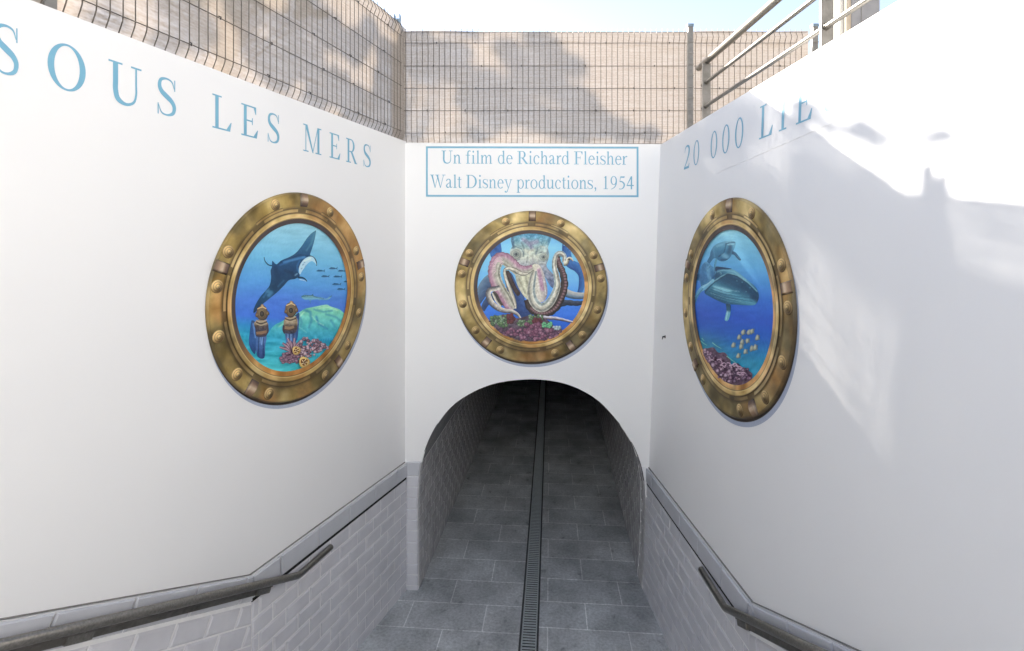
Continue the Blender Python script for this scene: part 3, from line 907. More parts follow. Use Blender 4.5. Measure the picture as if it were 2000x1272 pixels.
class Picture:
    """one painted picture on a wall plane; coordinates are those of an enlarged view of it"""
    def __init__(self, PL, ox, oy, sc, cu, cv, rin):
        self.PL = PL; self.ox = ox; self.oy = oy; self.sc = sc; self.cu = cu; self.cv = cv; self.rin = rin
        self.layer = 0.0135
        self.reset()
    def reset(self):
        self.v = []; self.f = []; self.c = []; self.n = 0
    def uv(self, x, y):
        return self.PL.uv(self.ox + x / self.sc, self.oy + y / self.sc)
    def _emit(self, xs, ys, tris, cols):
        d = self.layer; self.layer += 0.00007
        keep = []
        uv = [self.uv(x, y) for x, y in zip(xs, ys)]
        for t in tris:
            r = max(math.hypot((uv[i][0] - self.cu) / self.ru, (uv[i][1] - self.cv) / self.rv) for i in t)
            if r < self.rin * 1.012: keep.append(t)
        if not keep: return
        used = sorted({i for t in keep for i in t}); mp = {k: j for j, k in enumerate(used)}
        b = len(self.v)
        self.v += [self.PL.pt(uv[i][0], uv[i][1], d) for i in used]
        pc = pigment(np.asarray(cols)[used])
        self.c += [tuple(q) for q in pc]
        for t in keep:
            p0, p1, p2 = [self.v[b + mp[i]] for i in t[:3]]
            t2 = [b + mp[i] for i in t]
            if (p1 - p0).cross(p2 - p0).dot(self.PL.n) < 0: t2 = t2[::-1]
            self.f.append(t2)
    def poly(self, pts, colf, strokes=(), step=7, smooth=True, noise=10, ns=0.02):
        """filled outline; colf(x, y) -> rgb255 or a flat colour; strokes = (points, width, colour, alpha)"""
        pts = [tuple(map(float, q)) for q in pts]
        if smooth: pts = catmull(pts + [pts[0]], 4)[:-1]
        P = np.array(pts)
        gx, gy = np.meshgrid(np.arange(P[:, 0].min(), P[:, 0].max(), step), np.arange(P[:, 1].min(), P[:, 1].max(), step))
        gx = gx.ravel() + RNG.uniform(-.2, .2, gx.size) * step; gy = gy.ravel() + RNG.uniform(-.2, .2, gy.size) * step
        ins = np.zeros(gx.shape, bool)
        for i in range(len(P)):
            x0, y0 = P[i]; x1, y1 = P[(i + 1) % len(P)]
            if y0 == y1: continue
            c = ((y0 > gy) != (y1 > gy)) & (gx < (x1 - x0) * (gy - y0) / (y1 - y0) + x0)
            ins ^= c
        dd = seg_dist(gx, gy, [tuple(q) for q in P] + [tuple(P[0])])
        ins &= dd > step * 0.5
        vs = [Vector(q) for q in pts] + [Vector((a, b)) for a, b in zip(gx[ins], gy[ins])]
        rv, re_, rf, ov, oe, of = delaunay_2d_cdt(vs, [], [list(range(len(pts)))], 1, 1e-3, True)
        rf = [list(f) for f, o in zip(rf, of) if len(o)]
        xs = np.array([q.x for q in rv]); ys = np.array([q.y for q in rv])
        cols = self._col(xs, ys, colf, strokes, noise, ns)
        self._emit(xs, ys, rf, cols)
    def _col(self, xs, ys, colf, strokes, noise, ns):
        cols = np.array(colf(xs, ys), float) if callable(colf) else np.tile(np.array(colf, float), (len(xs), 1))
        for (pp, w, cc, al) in strokes:
            a = np.clip(1.4 - seg_dist(xs, ys, pp) / (w * 0.5), 0, 1) * al
            cols = cols * (1 - a[:, None]) + np.asarray(cc, float) * a[:, None]
        if noise:
            cols = cols + (fbm(xs * ns, ys * ns, 5)[:, None] - 0.5) * 2 * noise + (vnoise(xs * .13, ys * .13, 9)[:, None] - .5) * noise
        return cols
    def tube(self, pts, rs, prof, noise=10, m=5, n=9, bumps=0, closed_tip=True):
        """tapering limb; prof = [(across -1..1, rgb255)] colour across the limb"""
        q = catmull([(x, y, r) for (x, y), r in zip(pts, rs)], m)
        xs = []; ys = []; cols = []
        for i, (x, y, r) in enumerate(q):
            a = q[max(0, i - 1)]; b = q[min(len(q) - 1, i + 1)]
            dx, dy = b[0] - a[0], b[1] - a[1]; L = math.hypot(dx, dy) or 1
            nx, ny = -dy / L, dx / L
            for j in range(n):
                k = -1 + 2 * j / (n - 1)
                rr = r * (1 + (0.10 * math.sin(i * 1.9) * bumps if abs(k) == 1 else 0))
                xs.append(x + nx * rr * k); ys.append(y + ny * rr * k); cols.append(k)
        xs = np.array(xs); ys = np.array(ys)
        cc = stops(np.array(cols), prof)
        if noise:
            cc = cc + (fbm(xs * .05, ys * .05, 3)[:, None] - .5) * 2.4 * noise + (vnoise(xs * .16, ys * .16, 8)[:, None] - .5) * 1.6 * noise
        fs = []
        for i in range(len(q) - 1):
            for j in range(n - 1):
                a = i * n + j
                fs.append([a, a + 1, a + n + 1]); fs.append([a, a + n + 1, a + n])
        self._emit(xs, ys, fs, cc)
    def blob(self, x, y, rx, ry, hi, mid, lo, rot=0.0, n=14, wob=0.12):
        """a rounded dab: light towards its upper left, dark at its rim"""
        xs = [x - rx * .2]; ys = [y - ry * .25]; cs = [hi]
        ph = RNG.uniform(0, 6.28)
        for ring, cc in ((.62, None), (1.0, None)):
            for i in range(n):
                t = 2 * math.pi * i / n
                k = ring * (1 + wob * math.sin(3 * t + ph) * ring)
                ex, ey = rx * k * math.cos(t), ry * k * math.sin(t)
                xs.append(x + ex * math.cos(rot) - ey * math.sin(rot)); ys.append(y + ex * math.sin(rot) + ey * math.cos(rot))
                sh = .5 + .5 * math.sin(t + .7)      # brush: lower right side is the darker dab
                if ring < 1: cs.append(np.array(hi) * .35 + np.array(mid) * .65 * (1.1 - .25 * sh))
                else: cs.append(np.array(mid) * (1 - sh) + np.array(lo) * sh)
        fs = [[0, 1 + i, 1 + (i + 1) % n] for i in range(n)]
        for i in range(n):
            a, b = 1 + i, 1 + (i + 1) % n
            fs.append([a, a + n, b + n]); fs.append([a, b + n, b])
        self._emit(np.array(xs), np.array(ys), fs, np.array([np.asarray(c_, float) for c_ in cs]))
    def line(self, pts, w, col, tip=None):
        ws = [w] * len(pts)
        if tip is not None: ws = list(np.linspace(w, tip, len(pts)))
        self.tube(pts, [max(.6, k / 2) for k in ws], [(-1, col), (1, col)], noise=5, m=4, n=3)
    def done(self, name, parent):
        mb = MB(); mb.v = [tuple(q) for q in self.v]; mb.f = self.f; mb.c = self.c
        o = mb.build(name, 'mural_paint', parent)
        self.reset()
        return o

def fit_circle(PL, bbox):
    """centre and half axes on the wall whose outline is seen inside bbox"""
    x0, y0, x1, y1 = bbox
    cu, cv = PL.uv((x0 + x1) / 2, (y0 + y1) / 2); ru = rv = .64
    for it in range(60):
        q = [world_px(PL.pt(cu + ru * math.cos(t), cv + rv * math.sin(t))) for t in np.linspace(0, 6.2832, 181)]
        xs = [k[0] for k in q]; ys = [k[1] for k in q]
        c2 = PL.uv(((min(xs) + max(xs)) / 2), ((min(ys) + max(ys)) / 2)); c1 = PL.uv((x0 + x1) / 2, (y0 + y1) / 2)
        cu += (c1[0] - c2[0]) * .7; cv += (c1[1] - c2[1]) * .7
        ru *= ((x1 - x0) / (max(xs) - min(xs))) ** .7; rv *= ((y1 - y0) / (max(ys) - min(ys))) ** .7
    return cu, cv, ru, rv

def porthole(PL, bbox, name, label, pic_args, seacol):
    cu, cv, RU, RV = fit_circle(PL, bbox)
    print('porthole', cu, cv, RU, RV)
    KS = 0.0 if PL is BACK else 0.2        # inner rings slid along side walls towards the camera to match image positions
    cs_ = lambda r: KS * (1 - min(1, r)) * RU
    cpx = bbox
    root = thing(name, label, 'porthole mural', tuple(PL.pt(cu, cv, 0)), 'painted brass portholes on the white walls')
    sgn = 1 if PL is BACK else (1 if PL.eu.cross(PL.ev).dot(PL.n) > 0 else -1)
    # angle measured clockwise from the top as seen by the viewer
    rgt = 1 if (PL is BACK or PL is RIGHT and False) else 0
    def dirx():
        a = world_px(PL.pt(cu - .1, cv)); b = world_px(PL.pt(cu + .1, cv))
        return 1 if b[0] > a[0] else -1
    DX = dirx()
    def at(r, deg, d):
        t = math.radians(deg)
        return PL.pt(cu + cs_(r) + DX * r * RU * math.sin(t), cv + r * RV * math.cos(t), d)
    NT = 220
    def ringmesh(nm, rads, dfun, cfun, seg=(0, 360), parent=root, nt=NT):
        full = seg == (0, 360)
        k = nt if full else max(4, int(nt * (seg[1] - seg[0]) / 360))
        ang = np.linspace(seg[0], seg[1], k + 1)[: k if full else k + 1]
        vs = []; cs = []
        for a in ang:
            for r in rads: vs.append(at(r, a, dfun(r)))
        A, Rr = np.meshgrid(ang, rads, indexing='ij')
        cs = pigment(cfun(A.ravel(), Rr.ravel()))
        n = len(rads); fs = []
        for i in range(k if full else k):
            i2 = (i + 1) % len(ang)
            if not full and i + 1 >= len(ang): break
            for j in range(n - 1):
                q = [i * n + j, i * n + j + 1, i2 * n + j + 1, i2 * n + j]
                p0, p1, p3 = Vector(vs[q[0]]), Vector(vs[q[1]]), Vector(vs[q[3]])
                if (p1 - p0).cross(p3 - p0).dot(PL.n) < 0: q = q[::-1]
                fs.append(q)
        mb = MB(); mb.add(vs, fs, 0, cs)
        return mb.build(nm, 'mural_paint', parent)
    sd = len(MATS) + int(bbox[0])
    def brass(A, R, lo, mid, hi, var=1.0):
        x = R * np.sin(np.radians(A)); y = R * np.cos(np.radians(A))
        n1 = fbm(x * 3.1 + sd, y * 3.1, sd % 97, 4); n2 = fbm(x * 9 + 3, y * 9 + sd, 5, 3); n3 = fbm(x * 2.3 - sd, y * 2.3 + 9, 31, 3)
        base = stops(np.clip((n1 - .5) * 2.3 + .5, 0, 1), [(0, lo), (.5, mid), (1, hi)])
        rust = np.clip((n3 - .56) * 6, 0, 1) * .42 * var
        base = base * (1 - rust[:, None]) + np.array((172, 108, 52.)) * rust[:, None]
        n4 = fbm(x * 5.5 + 11, y * 5.5 - sd, 77, 4)
        dk = np.clip((n4 - .55) * 5, 0, 1) * .45
        base = base * (1 - dk[:, None]) + np.array((70, 66, 46.)) * dk[:, None]
        return base + (n2[:, None] - .5) * 74
    # trompe-l'oeil shading in the flange pigment: pale gold at the upper left, darker olive bronze towards the lower right
    def c_flange(A, R):
        k = .5 + .5 * np.cos(np.radians(A + 35))
        c = brass(A, R, (114, 97, 54), (170, 145, 82), (218, 194, 132))
        c2 = brass(A, R, (80, 70, 44), (118, 102, 62), (158, 136, 84))
        c = c2 * (1 - k[:, None]) + c * k[:, None]
        edge = np.clip((R - .972) / .028, 0, 1) * (.22 + .6 * (1 - k))
        c = c * (1 - edge[:, None]) + np.array((46, 38, 28.)) * edge[:, None]
        inn = np.clip((.872 - R) / .03, 0, 1) * .55
        return c * (1 - inn[:, None]) + np.array((56, 44, 28.)) * inn[:, None]
    def d_fl(r):
        return .016 if r < .985 else .0025
    ringmesh('flange', [.80, .838, .846, .856, .87, .89, .91, .93, .95, .966, .98, .9849, 1.0], d_fl, c_flange)
    # outlines and stepped ring
    def c_step(A, R):
        k = .5 + .5 * np.cos(np.radians(A + 30))
        c = brass(A, R, (120, 98, 58), (176, 150, 96), (212, 188, 134), .5)
        c = c * (.72 + .30 * k[:, None])
        l = np.exp(-((R - .843) / .006) ** 2) + np.exp(-((R - .802) / .005) ** 2)
        return c * (1 - .8 * np.clip(l, 0, 1)[:, None]) + np.array((52, 40, 26.)) * .8 * np.clip(l, 0, 1)[:, None]
    for (a0, a1) in ((4, 26), (36, 60), (66, 98), (104, 142), (150, 166), (172, 214), (222, 262), (268, 288), (293, 318), (328, 357)):
        ringmesh('stepped_bar', [.800, .803, .81, .82, .83, .838, .842, .8455], lambda r: .0185, c_step, seg=(a0, a1))
    for (a0, a1) in ((18, 34), (322, 344)):
        ringmesh('latch_bar', [.838, .843, .85, .858, .866, .870], lambda r: .0200, lambda A, R: brass(A, R, (132, 108, 66), (170, 142, 88), (205, 180, 124), .4) * (1 - .6 * np.clip(np.exp(-((R - .839) / .004) ** 2) + np.exp(-((R - .869) / .004) ** 2), 0, 1))[:, None], seg=(a0, a1))
    def c_ring(A, R):
        k = .5 + .5 * np.cos(np.radians(A + 45)); k2 = .5 + .5 * np.cos(np.radians(A - 135))
        c = brass(A, R, (150, 126, 74), (198, 170, 108), (226, 204, 150), .9)
        c = c * (.80 + .22 * np.maximum(k, k2)[:, None])
        l = np.exp(-((R - .797) / .005) ** 2) + .8 * np.exp(-((R - .748) / .0035) ** 2)
        hi = np.exp(-((R - .754) / .004) ** 2) * .7
        c = c * (1 - hi[:, None]) + np.array((226, 198, 140.)) * hi[:, None]
        l = np.clip(l, 0, 1)[:, None] * .8
        return c * (1 - l) + np.array((60, 44, 26.)) * l
    ringmesh('glazing_ring', [.744, .748, .751, .754, .758, .766, .776, .786, .792, .797, .80], lambda r: .0215, c_ring)
    # painted depth of the opening: dark at the top left, orange gold at the bottom
    def c_lip(A, R):
        k = .5 + .5 * np.cos(np.radians(A + 32))
        lo = brass(A, R, (150, 104, 52), (190, 140, 76), (216, 176, 116), .8)
        up = np.tile(np.array((66., 56, 56)), (len(A), 1)) + (fbm(R * 30, A * .05, 4)[:, None] - .5) * 20
        t = np.clip((k - .36) / .34, 0, 1)
        return lo * (1 - t[:, None]) + up * t[:, None]
    ringmesh('opening_lip', [.700, .706, .715, .73, .744], lambda r: .0195, c_lip)
    # dome bolts, highlight and shade painted into their colour
    for a in (-21, 25, 63, 83, 109, 133, 160, 206, 232, 256, 281, 299):
        mb = MB(); vs = []; cs = []; fs = []
        r0 = .054; prof = [(1.0, .0162), (.92, .0185), (.74, .0195), (.70, .0190), (.62, .0205), (.40, .0220), (.34, .0215), (.28, .0232), (.0, .0245)]
        n = 18
        cx = .918 * math.sin(math.radians(a)); cy = .918 * math.cos(math.radians(a))
        tone = 0.86 + .2 * (.5 + .5 * math.cos(math.radians(a + 35))) + RNG.uniform(-.06, .06)
        for (k, d) in prof:
            for i in range(n):
                t = 2 * math.pi * i / n
                x = cx + r0 * k * math.sin(t); y = cy + r0 * k * math.cos(t)
                vs.append(PL.pt(cu + cs_(.92) + DX * x * RU, cv + y * RV, d))
                sh = .5 + .5 * math.cos(t + .6)
                c = np.array((92, 72, 42.)) * (1 - sh) + np.array((214, 182, 122.)) * sh
                if k in (.70, .34): c = c * .55
                if k > .95: c = c * .50
                if k < .3: c = np.array((196, 168, 112.)) * (.6 + .5 * sh)
                cs.append(c * tone)
        for j in range(len(prof) - 1):
            for i in range(n):
                q = [j * n + i, j * n + (i + 1) % n, (j + 1) * n + (i + 1) % n, (j + 1) * n + i]
                p0, p1, p3 = vs[q[0]], vs[q[1]], vs[q[3]]
                if (p1 - p0).cross(p3 - p0).dot(PL.n) < 0: q = q[::-1]
                fs.append(q)
        mb.add(vs, fs, 0, pigment(np.array(cs))); mb.build('bolt', 'mural_paint', root)
    # curved strap clamps
    for a in (1, 74, 146, 219, 290.5):
        vs = []; cs = []; fs = []
        rr = np.linspace(.862, .992, 9); ww = np.linspace(-.047, .047, 9)
        ta = math.radians(a)
        for i, r in enumerate(rr):
            for j, w in enumerate(ww):
                x = r * math.sin(ta) + w * math.cos(ta); y = r * math.cos(ta) - w * math.sin(ta)
                d = .0215 + .010 * math.sin(math.pi * i / 8)
                if j in (0, 8): d = .0165
                vs.append(PL.pt(cu + cs_(.92) + DX * x * RU, cv + y * RV, d))
                t = i / 8
                c = stops(np.array([t]), [(0, (70, 56, 50)), (.3, (118, 92, 74)), (.55, (206, 188, 160)), (.72, (150, 122, 98)), (1, (92, 74, 58))])[0]
                if j in (0, 1, 8): c = c * (.5 if j != 1 else .85)
                cs.append(c)
        for i in range(8):
            for j in range(8):
                q = [i * 9 + j, i * 9 + j + 1, (i + 1) * 9 + j + 1, (i + 1) * 9 + j]
                p0, p1, p3 = vs[q[0]], vs[q[1]], vs[q[3]]
                if (p1 - p0).cross(p3 - p0).dot(PL.n) < 0: q = q[::-1]
                fs.append(q)
        mb = MB(); mb.add(vs, fs, 0, pigment(np.array(cs))); mb.build('clamp', 'mural_paint', root)
    # trompe-l'oeil drop shadow of the frame, printed as a grey-blue crescent at lower right
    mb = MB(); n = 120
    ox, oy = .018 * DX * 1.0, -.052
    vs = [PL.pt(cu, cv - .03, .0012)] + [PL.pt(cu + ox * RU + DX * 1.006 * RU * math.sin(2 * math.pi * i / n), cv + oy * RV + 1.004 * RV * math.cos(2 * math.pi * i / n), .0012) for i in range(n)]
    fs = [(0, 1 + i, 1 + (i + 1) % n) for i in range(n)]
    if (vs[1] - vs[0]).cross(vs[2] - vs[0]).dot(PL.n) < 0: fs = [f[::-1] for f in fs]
    mb.add(vs, fs, 0, np.tile(pigment(np.array((158, 166, 184.))), (n + 1, 1))); mb.build('printed_drop_shadow', 'mural_paint', root)
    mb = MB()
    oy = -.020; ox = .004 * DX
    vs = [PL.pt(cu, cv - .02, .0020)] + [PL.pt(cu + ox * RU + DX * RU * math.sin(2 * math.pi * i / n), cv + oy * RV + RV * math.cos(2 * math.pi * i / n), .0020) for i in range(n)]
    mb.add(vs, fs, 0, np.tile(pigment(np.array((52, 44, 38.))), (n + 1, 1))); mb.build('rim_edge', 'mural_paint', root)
    # the sea
    P = Picture(PL, *pic_args, cu + cs_(.712), cv, .712)
    P.ru, P.rv = RU, RV
    vs = []; fs = []; NA, NR = 150, 64
    for j in range(NR + 1):
        for i in range(NA):
            vs.append(at(.712 * j / NR + 1e-4, 360 * i / NA, .0125) + PL.eu * (cs_(.712) - cs_(.712 * j / NR + 1e-4)))
    px = np.array([world_px(q) for q in vs])
    zx = (px[:, 0] - P.ox) * P.sc; zy = (px[:, 1] - P.oy) * P.sc
    cs = pigment(seacol(zx, zy))
    for j in range(NR):
        for i in range(NA):
            q = [j * NA + i, j * NA + (i + 1) % NA, (j + 1) * NA + (i + 1) % NA, (j + 1) * NA + i]
            p0, p1, p2 = vs[q[0]], vs[q[2]], vs[q[3]]
            if (p1 - p0).cross(p2 - p0).dot(PL.n) < 0: q = q[::-1]
            fs.append(q)
    mb = MB(); mb.add(vs, fs, 0, cs)
    sea = mb.build('sea_painting', 'mural_paint', root)
    return root, sea, P

def waves(x, y, a=10, sx=.012, sy=.05, s=3):
    return (fbm(x * sx, y * sy, s) - .5)[:, None] * 2 * a + (vnoise(x * .2, y * .2, s + 4) - .5)[:, None] * 5

# --- picture 1: manta ray, shark, two helmet divers
def sea1(x, y):
    c = stops(y + (x - 550) * -.08, [(0, (150, 202, 218)), (120, (136, 194, 216)), (330, (108, 180, 216)), (520, (84, 152, 214)), (680, (74, 122, 212)), (820, (62, 112, 208)), (900, (48, 138, 196)), (980, (44, 158, 190)), (1230, (66, 184, 194))])
    l = np.clip((400 - x) / 300, 0, 1)[:, None] * np.clip((y - 150) / 300, 0, 1)[:, None] * np.clip((800 - y) / 200, 0, 1)[:, None]
    c = c * (1 - .3 * l) + np.array((78, 150, 208.)) * .3 * l
    k = np.clip((y - 880) / 90, 0, 1)[:, None]
    top = np.clip((300 - y) / 200, 0, 1)[:, None]
    return c + waves(x, y, 9) * (1 - k) + waves(x, y, 20, .01, .06, 8) * top * .8 + waves(x + y * .5, y, 42, .008, .055, 21) * k

root1, sea_1, P = porthole(LEFT, (400, 376, 713, 788), 'porthole_mural', 'painted brass porthole with a manta ray, shark and two helmet divers', (440, 430, 4.2407), sea1)
# reef ridge
P.poly([(330, 960), (345, 940), (365, 900), (400, 865), (450, 840), (520, 800), (600, 762), (645, 735), (700, 722), (780, 706), (830, 700), (862, 716), (930, 738), (972, 772), (1010, 812), (1000, 900), (920, 962), (760, 985), (600, 992), (450, 985)],
       lambda x, y: stops(y, [(690, (150, 210, 172)), (760, (122, 204, 180)), (860, (88, 186, 186)), (930, (58, 164, 186)), (990, (46, 158, 190))]) + waves(x, y, 26, .03, .03, 5),
       [([(640, 745), (690, 760), (700, 830), (680, 890)], 22, (58, 138, 168), .7), ([(600, 790), (620, 850), (600, 900)], 20, (70, 150, 172), .7), ([(720, 740), (800, 760), (870, 750)], 16, (66, 150, 166), .7),
        ([(740, 800), (760, 860), (830, 900)], 20, (48, 134, 172), .75), ([(820, 780), (900, 800), (960, 850)], 18, (70, 156, 170), .7), ([(860, 830), (900, 890)], 18, (60, 146, 176), .7), ([(640, 760), (600, 800)], 12, (186, 230, 200), .7),
        ([(760, 730), (840, 722), (920, 750)], 10, (190, 230, 196), .6), ([(700, 790), (740, 840), (800, 870)], 9, (180, 228, 206), .6), ([(430, 880), (480, 850), (540, 830)], 12, (176, 224, 190), .6), ([(470, 900), (520, 870)], 12, (60, 144, 166), .6), ([(560, 860), (660, 930)], 9, (150, 214, 206), .5)], step=8)
P.done('reef', sea_1)
# manta ray
P.line([(380, 378), (345, 372), (322, 352), (310, 330), (306, 306)], 11, (26, 62, 96), 5)
P.line([(682, 298), (715, 310), (738, 340), (742, 378)], 16, (24, 56, 88), 6)
P.poly([(596, 392), (606, 362), (640, 322), (690, 302), (722, 318), (742, 372), (726, 352), (700, 340), (668, 360), (640, 396), (618, 428), (604, 452), (598, 430)],
       (176, 212, 230), [([(640, 340), (690, 318)], 14, (214, 234, 240), .8), ([(626, 372), (634, 366)], 8, (90, 120, 150), .8), ([(648, 384), (654, 378)], 7, (90, 120, 150), .8), ([(640, 352), (646, 348)], 6, (90, 120, 150), .8), ([(616, 404), (622, 400)], 7, (90, 120, 150), .8)], step=6, noise=6)
P.poly([(738, 85), (728, 150), (710, 218), (690, 276), (684, 298), (645, 318), (612, 356), (596, 395), (590, 430), (602, 460), (566, 486), (512, 498), (470, 542), (420, 592), (362, 640), (310, 682), (272, 714), (238, 756), (218, 768), (221, 735), (240, 690), (275, 635), (322, 580), (352, 540), (364, 480), (360, 420), (370, 388), (374, 338), (396, 360), (414, 364), (450, 334), (520, 304), (572, 270), (622, 210), (662, 150), (702, 108)],
       lambda x, y: stops(y, [(80, (62, 116, 140)), (180, (52, 106, 142)), (270, (34, 80, 118)), (330, (30, 74, 116)), (450, (24, 62, 98)), (560, (24, 62, 92)), (640, (32, 74, 108)), (770, (22, 54, 86))]) ,
       [([(420, 362), (520, 318), (600, 288), (670, 296)], 14, (22, 56, 92), .8), ([(470, 350), (560, 326), (640, 308)], 22, (78, 140, 192), .75), ([(440, 372), (500, 352)], 16, (56, 112, 164), .6), ([(600, 340), (580, 380), (585, 420)], 16, (62, 118, 170), .55), ([(400, 400), (420, 480), (400, 560)], 40, (20, 50, 82), .6),
        ([(330, 590), (365, 600), (345, 620)], 34, (92, 158, 200), .55), ([(300, 640), (345, 570)], 16, (64, 124, 168), .5), ([(725, 110), (700, 190), (660, 250)], 16, (84, 140, 160), .5), ([(560, 460), (580, 445)], 12, (150, 190, 215), .7), ([(480, 420), (540, 440), (560, 480)], 26, (18, 46, 76), .6), ([(470, 500), (420, 550)], 14, (52, 104, 146), .5)], step=6, noise=7)
P.line([(585, 474), (625, 478), (650, 492), (662, 508)], 18, (22, 56, 86), 6)
P.line([(600, 492), (632, 498), (655, 508)], 6, (190, 216, 228), 3)
P.done('manta_ray', sea_1)
# shoal
for (x, y, s_) in ((775, 420, 1), (880, 400, 1), (950, 421, .9), (814, 466, .95), (917, 468, 1), (995, 509, .8), (908, 531, 1.05), (945, 572, .95)):
    w = 38 * s_
    P.poly([(x - w, y + 2), (x - w * .5, y - 9), (x + w * .2, y - 7), (x + w * .62, y - 1), (x + w, y - 14), (x + w * .86, y), (x + w, y + 13), (x + w * .6, y + 4), (x, y + 9), (x - w * .6, y + 8)],
           lambda X, Y: stops(Y - y, [(-10, (28, 78, 124)), (0, (34, 84, 128)), (9, (86, 146, 190))]), step=5, noise=4, smooth=False)
    P.done('fish', sea_1)
# shark
P.poly([(612, 632), (638, 620), (690, 622), (704, 617), (712, 611), (720, 628), (780, 640), (820, 650), (848, 634), (868, 625), (852, 648), (828, 662), (780, 660), (762, 668), (752, 658), (700, 662), (690, 694), (680, 664), (648, 662), (624, 648)],
       lambda x, y: stops(y, [(612, (40, 86, 112)), (632, (66, 122, 142)), (644, (120, 178, 196)), (662, (88, 148, 196)), (690, (60, 116, 180))]),
       [([(618, 634), (700, 632), (800, 652)], 4, (40, 84, 110), .7), ([(640, 628), (720, 634)], 5, (190, 226, 222), .6)], step=5, noise=5)
P.done('shark', sea_1)
# divers
def diver(helm, collar, arms, tank, legs, feet):
    P.poly(tank, lambda x, y: stops(y, [(820, (40, 70, 118)), (1000, (46, 88, 148)), (1150, (30, 52, 92))]), [([( (tank[0][0] + tank[1][0]) / 2, tank[0][1] + 30), ((tank[2][0] + tank[3][0]) / 2, tank[2][1] - 30)], 16, (104, 150, 206), .75)], step=6, noise=10)
    P.poly(legs, lambda x, y: stops(y, [(900, (58, 80, 116)), (1000, (72, 112, 170)), (1140, (44, 72, 122))]), feet, step=6, noise=14)
    P.poly(collar, lambda x, y: stops(y, [(790, (124, 106, 84)), (850, (158, 144, 120)), (880, (80, 70, 68)), (950, (54, 60, 84))]), step=6, noise=30, ns=.06)
    cx, cy = collar[0][0], collar[0][1]
    for (pp, w_, c_) in arms: P.line(pp, w_, c_, w_ * .7)
    hx, hy = helm
    P.blob(hx, hy, 50, 62, (148, 128, 100), (100, 84, 64), (46, 40, 38), wob=.05)
    P.blob(hx + 2, hy - 58, 16, 16, (206, 186, 146), (136, 112, 78), (60, 50, 42))
    for (ax_, ay_, rr) in ((-42, 14, 15), (44, 2, 15)): P.blob(hx + ax_, hy + ay_, rr, rr * 1.3, (150, 126, 92), (88, 70, 52), (40, 34, 34))
    P.blob(hx - 2, hy + 6, 30, 36, (164, 146, 112), (120, 102, 76), (66, 54, 44), wob=.02)
    P.blob(hx - 2, hy + 6, 19, 24, (84, 80, 74), (38, 34, 32), (20, 18, 18), wob=.02)
    P.line([(hx - 40, hy - 34), (hx, hy - 50), (hx + 34, hy - 36)], 9, (212, 186, 136))
    for k in range(3):
        P.line([(hx - 52, hy + 58 + 14 * k), (hx - 10, hy + 74 + 13 * k), (hx + 40, hy + 56 + 14 * k)], 8, (178, 164, 136) if k % 2 == 0 else (70, 58, 50))
diver((288, 770), [(282, 812), (335, 850), (338, 905), (318, 962), (240, 962), (232, 900), (222, 850)],
      [([(240, 940), (285, 932), (326, 922)], 30, (134, 108, 84)), ([(330, 870), (336, 920), (318, 950)], 16, (70, 62, 70)), ([(244, 950), (290, 950), (322, 944)], 10, (78, 58, 50))],
      [(200, 830), (232, 850), (240, 1000), (228, 1110), (180, 1030), (185, 930)],
      [(240, 960), (322, 958), (314, 1040), (306, 1140), (250, 1130), (236, 1040)],
      [([(262, 970), (256, 1120)], 10, (26, 44, 84), .8), ([(290, 968), (284, 1030)], 9, (150, 184, 220), .7), ([(272, 968), (270, 1020)], 8, (140, 176, 216), .7), ([(300, 980), (298, 1120)], 10, (30, 50, 92), .8)])
P.done('helmet_diver', sea_1)
diver((528, 742), [(520, 790), (575, 812), (580, 880), (560, 935), (480, 935), (466, 880), (474, 820)],
      [([(474, 890), (515, 893), (552, 882)], 28, (138, 114, 88)), ([(470, 905), (520, 910), (556, 898)], 9, (78, 58, 50)), ([(466, 870), (462, 910), (474, 940)], 14, (66, 60, 74))],
      [(560, 790), (596, 770), (592, 880), (578, 990), (556, 985), (562, 880)],
      [(478, 930), (562, 930), (566, 1000), (560, 1060), (500, 1060), (484, 1000)],
      [([(500, 940), (502, 1000)], 9, (160, 196, 228), .7), ([(526, 940), (528, 1000)], 9, (150, 186, 224), .7), ([(546, 940), (548, 1010)], 9, (30, 50, 92), .8), ([(514, 940), (514, 1010)], 8, (34, 56, 100), .8)])
P.done('helmet_diver', sea_1)
# corals
for i in range(14):
    a = math.radians(-160 + i * 14 + RNG.uniform(-5, 5)); L = RNG.uniform(80, 125)
    cx, cy = 548, 1090
    P.tube([(cx, cy), (cx + math.cos(a) * L * .5, cy + math.sin(a) * L * .5 - 4), (cx + math.cos(a) * L, cy + math.sin(a) * L)], [16, 15, 7], [(-1, (72, 46, 66)), (-.3, (196, 172, 182)), (.4, (140, 108, 126)), (1, (58, 38, 58))], m=3, n=5)
for i in range(16):
    a = math.radians(RNG.uniform(120, 200)); L = RNG.uniform(50, 125); cx, cy = 560 + RNG.uniform(-30, 25), 1120 + RNG.uniform(-10, 40)
    P.tube([(cx, cy), (cx + math.cos(a) * L * .5, cy + math.sin(a) * L * .22), (cx + math.cos(a) * L, cy + math.sin(a) * L * .3 - 6)], [12, 12, 5], [(-1, (150, 122, 138)), (.1, (112, 84, 102)), (1, (52, 34, 54))], m=3, n=5)
for i in range(40):
    s_ = RNG.uniform(8, 17); P.blob(RNG.uniform(440, 585), RNG.uniform(1095, 1185), s_ * 1.3, s_ * .8, (168, 140, 154), (112, 84, 104), (50, 34, 54))
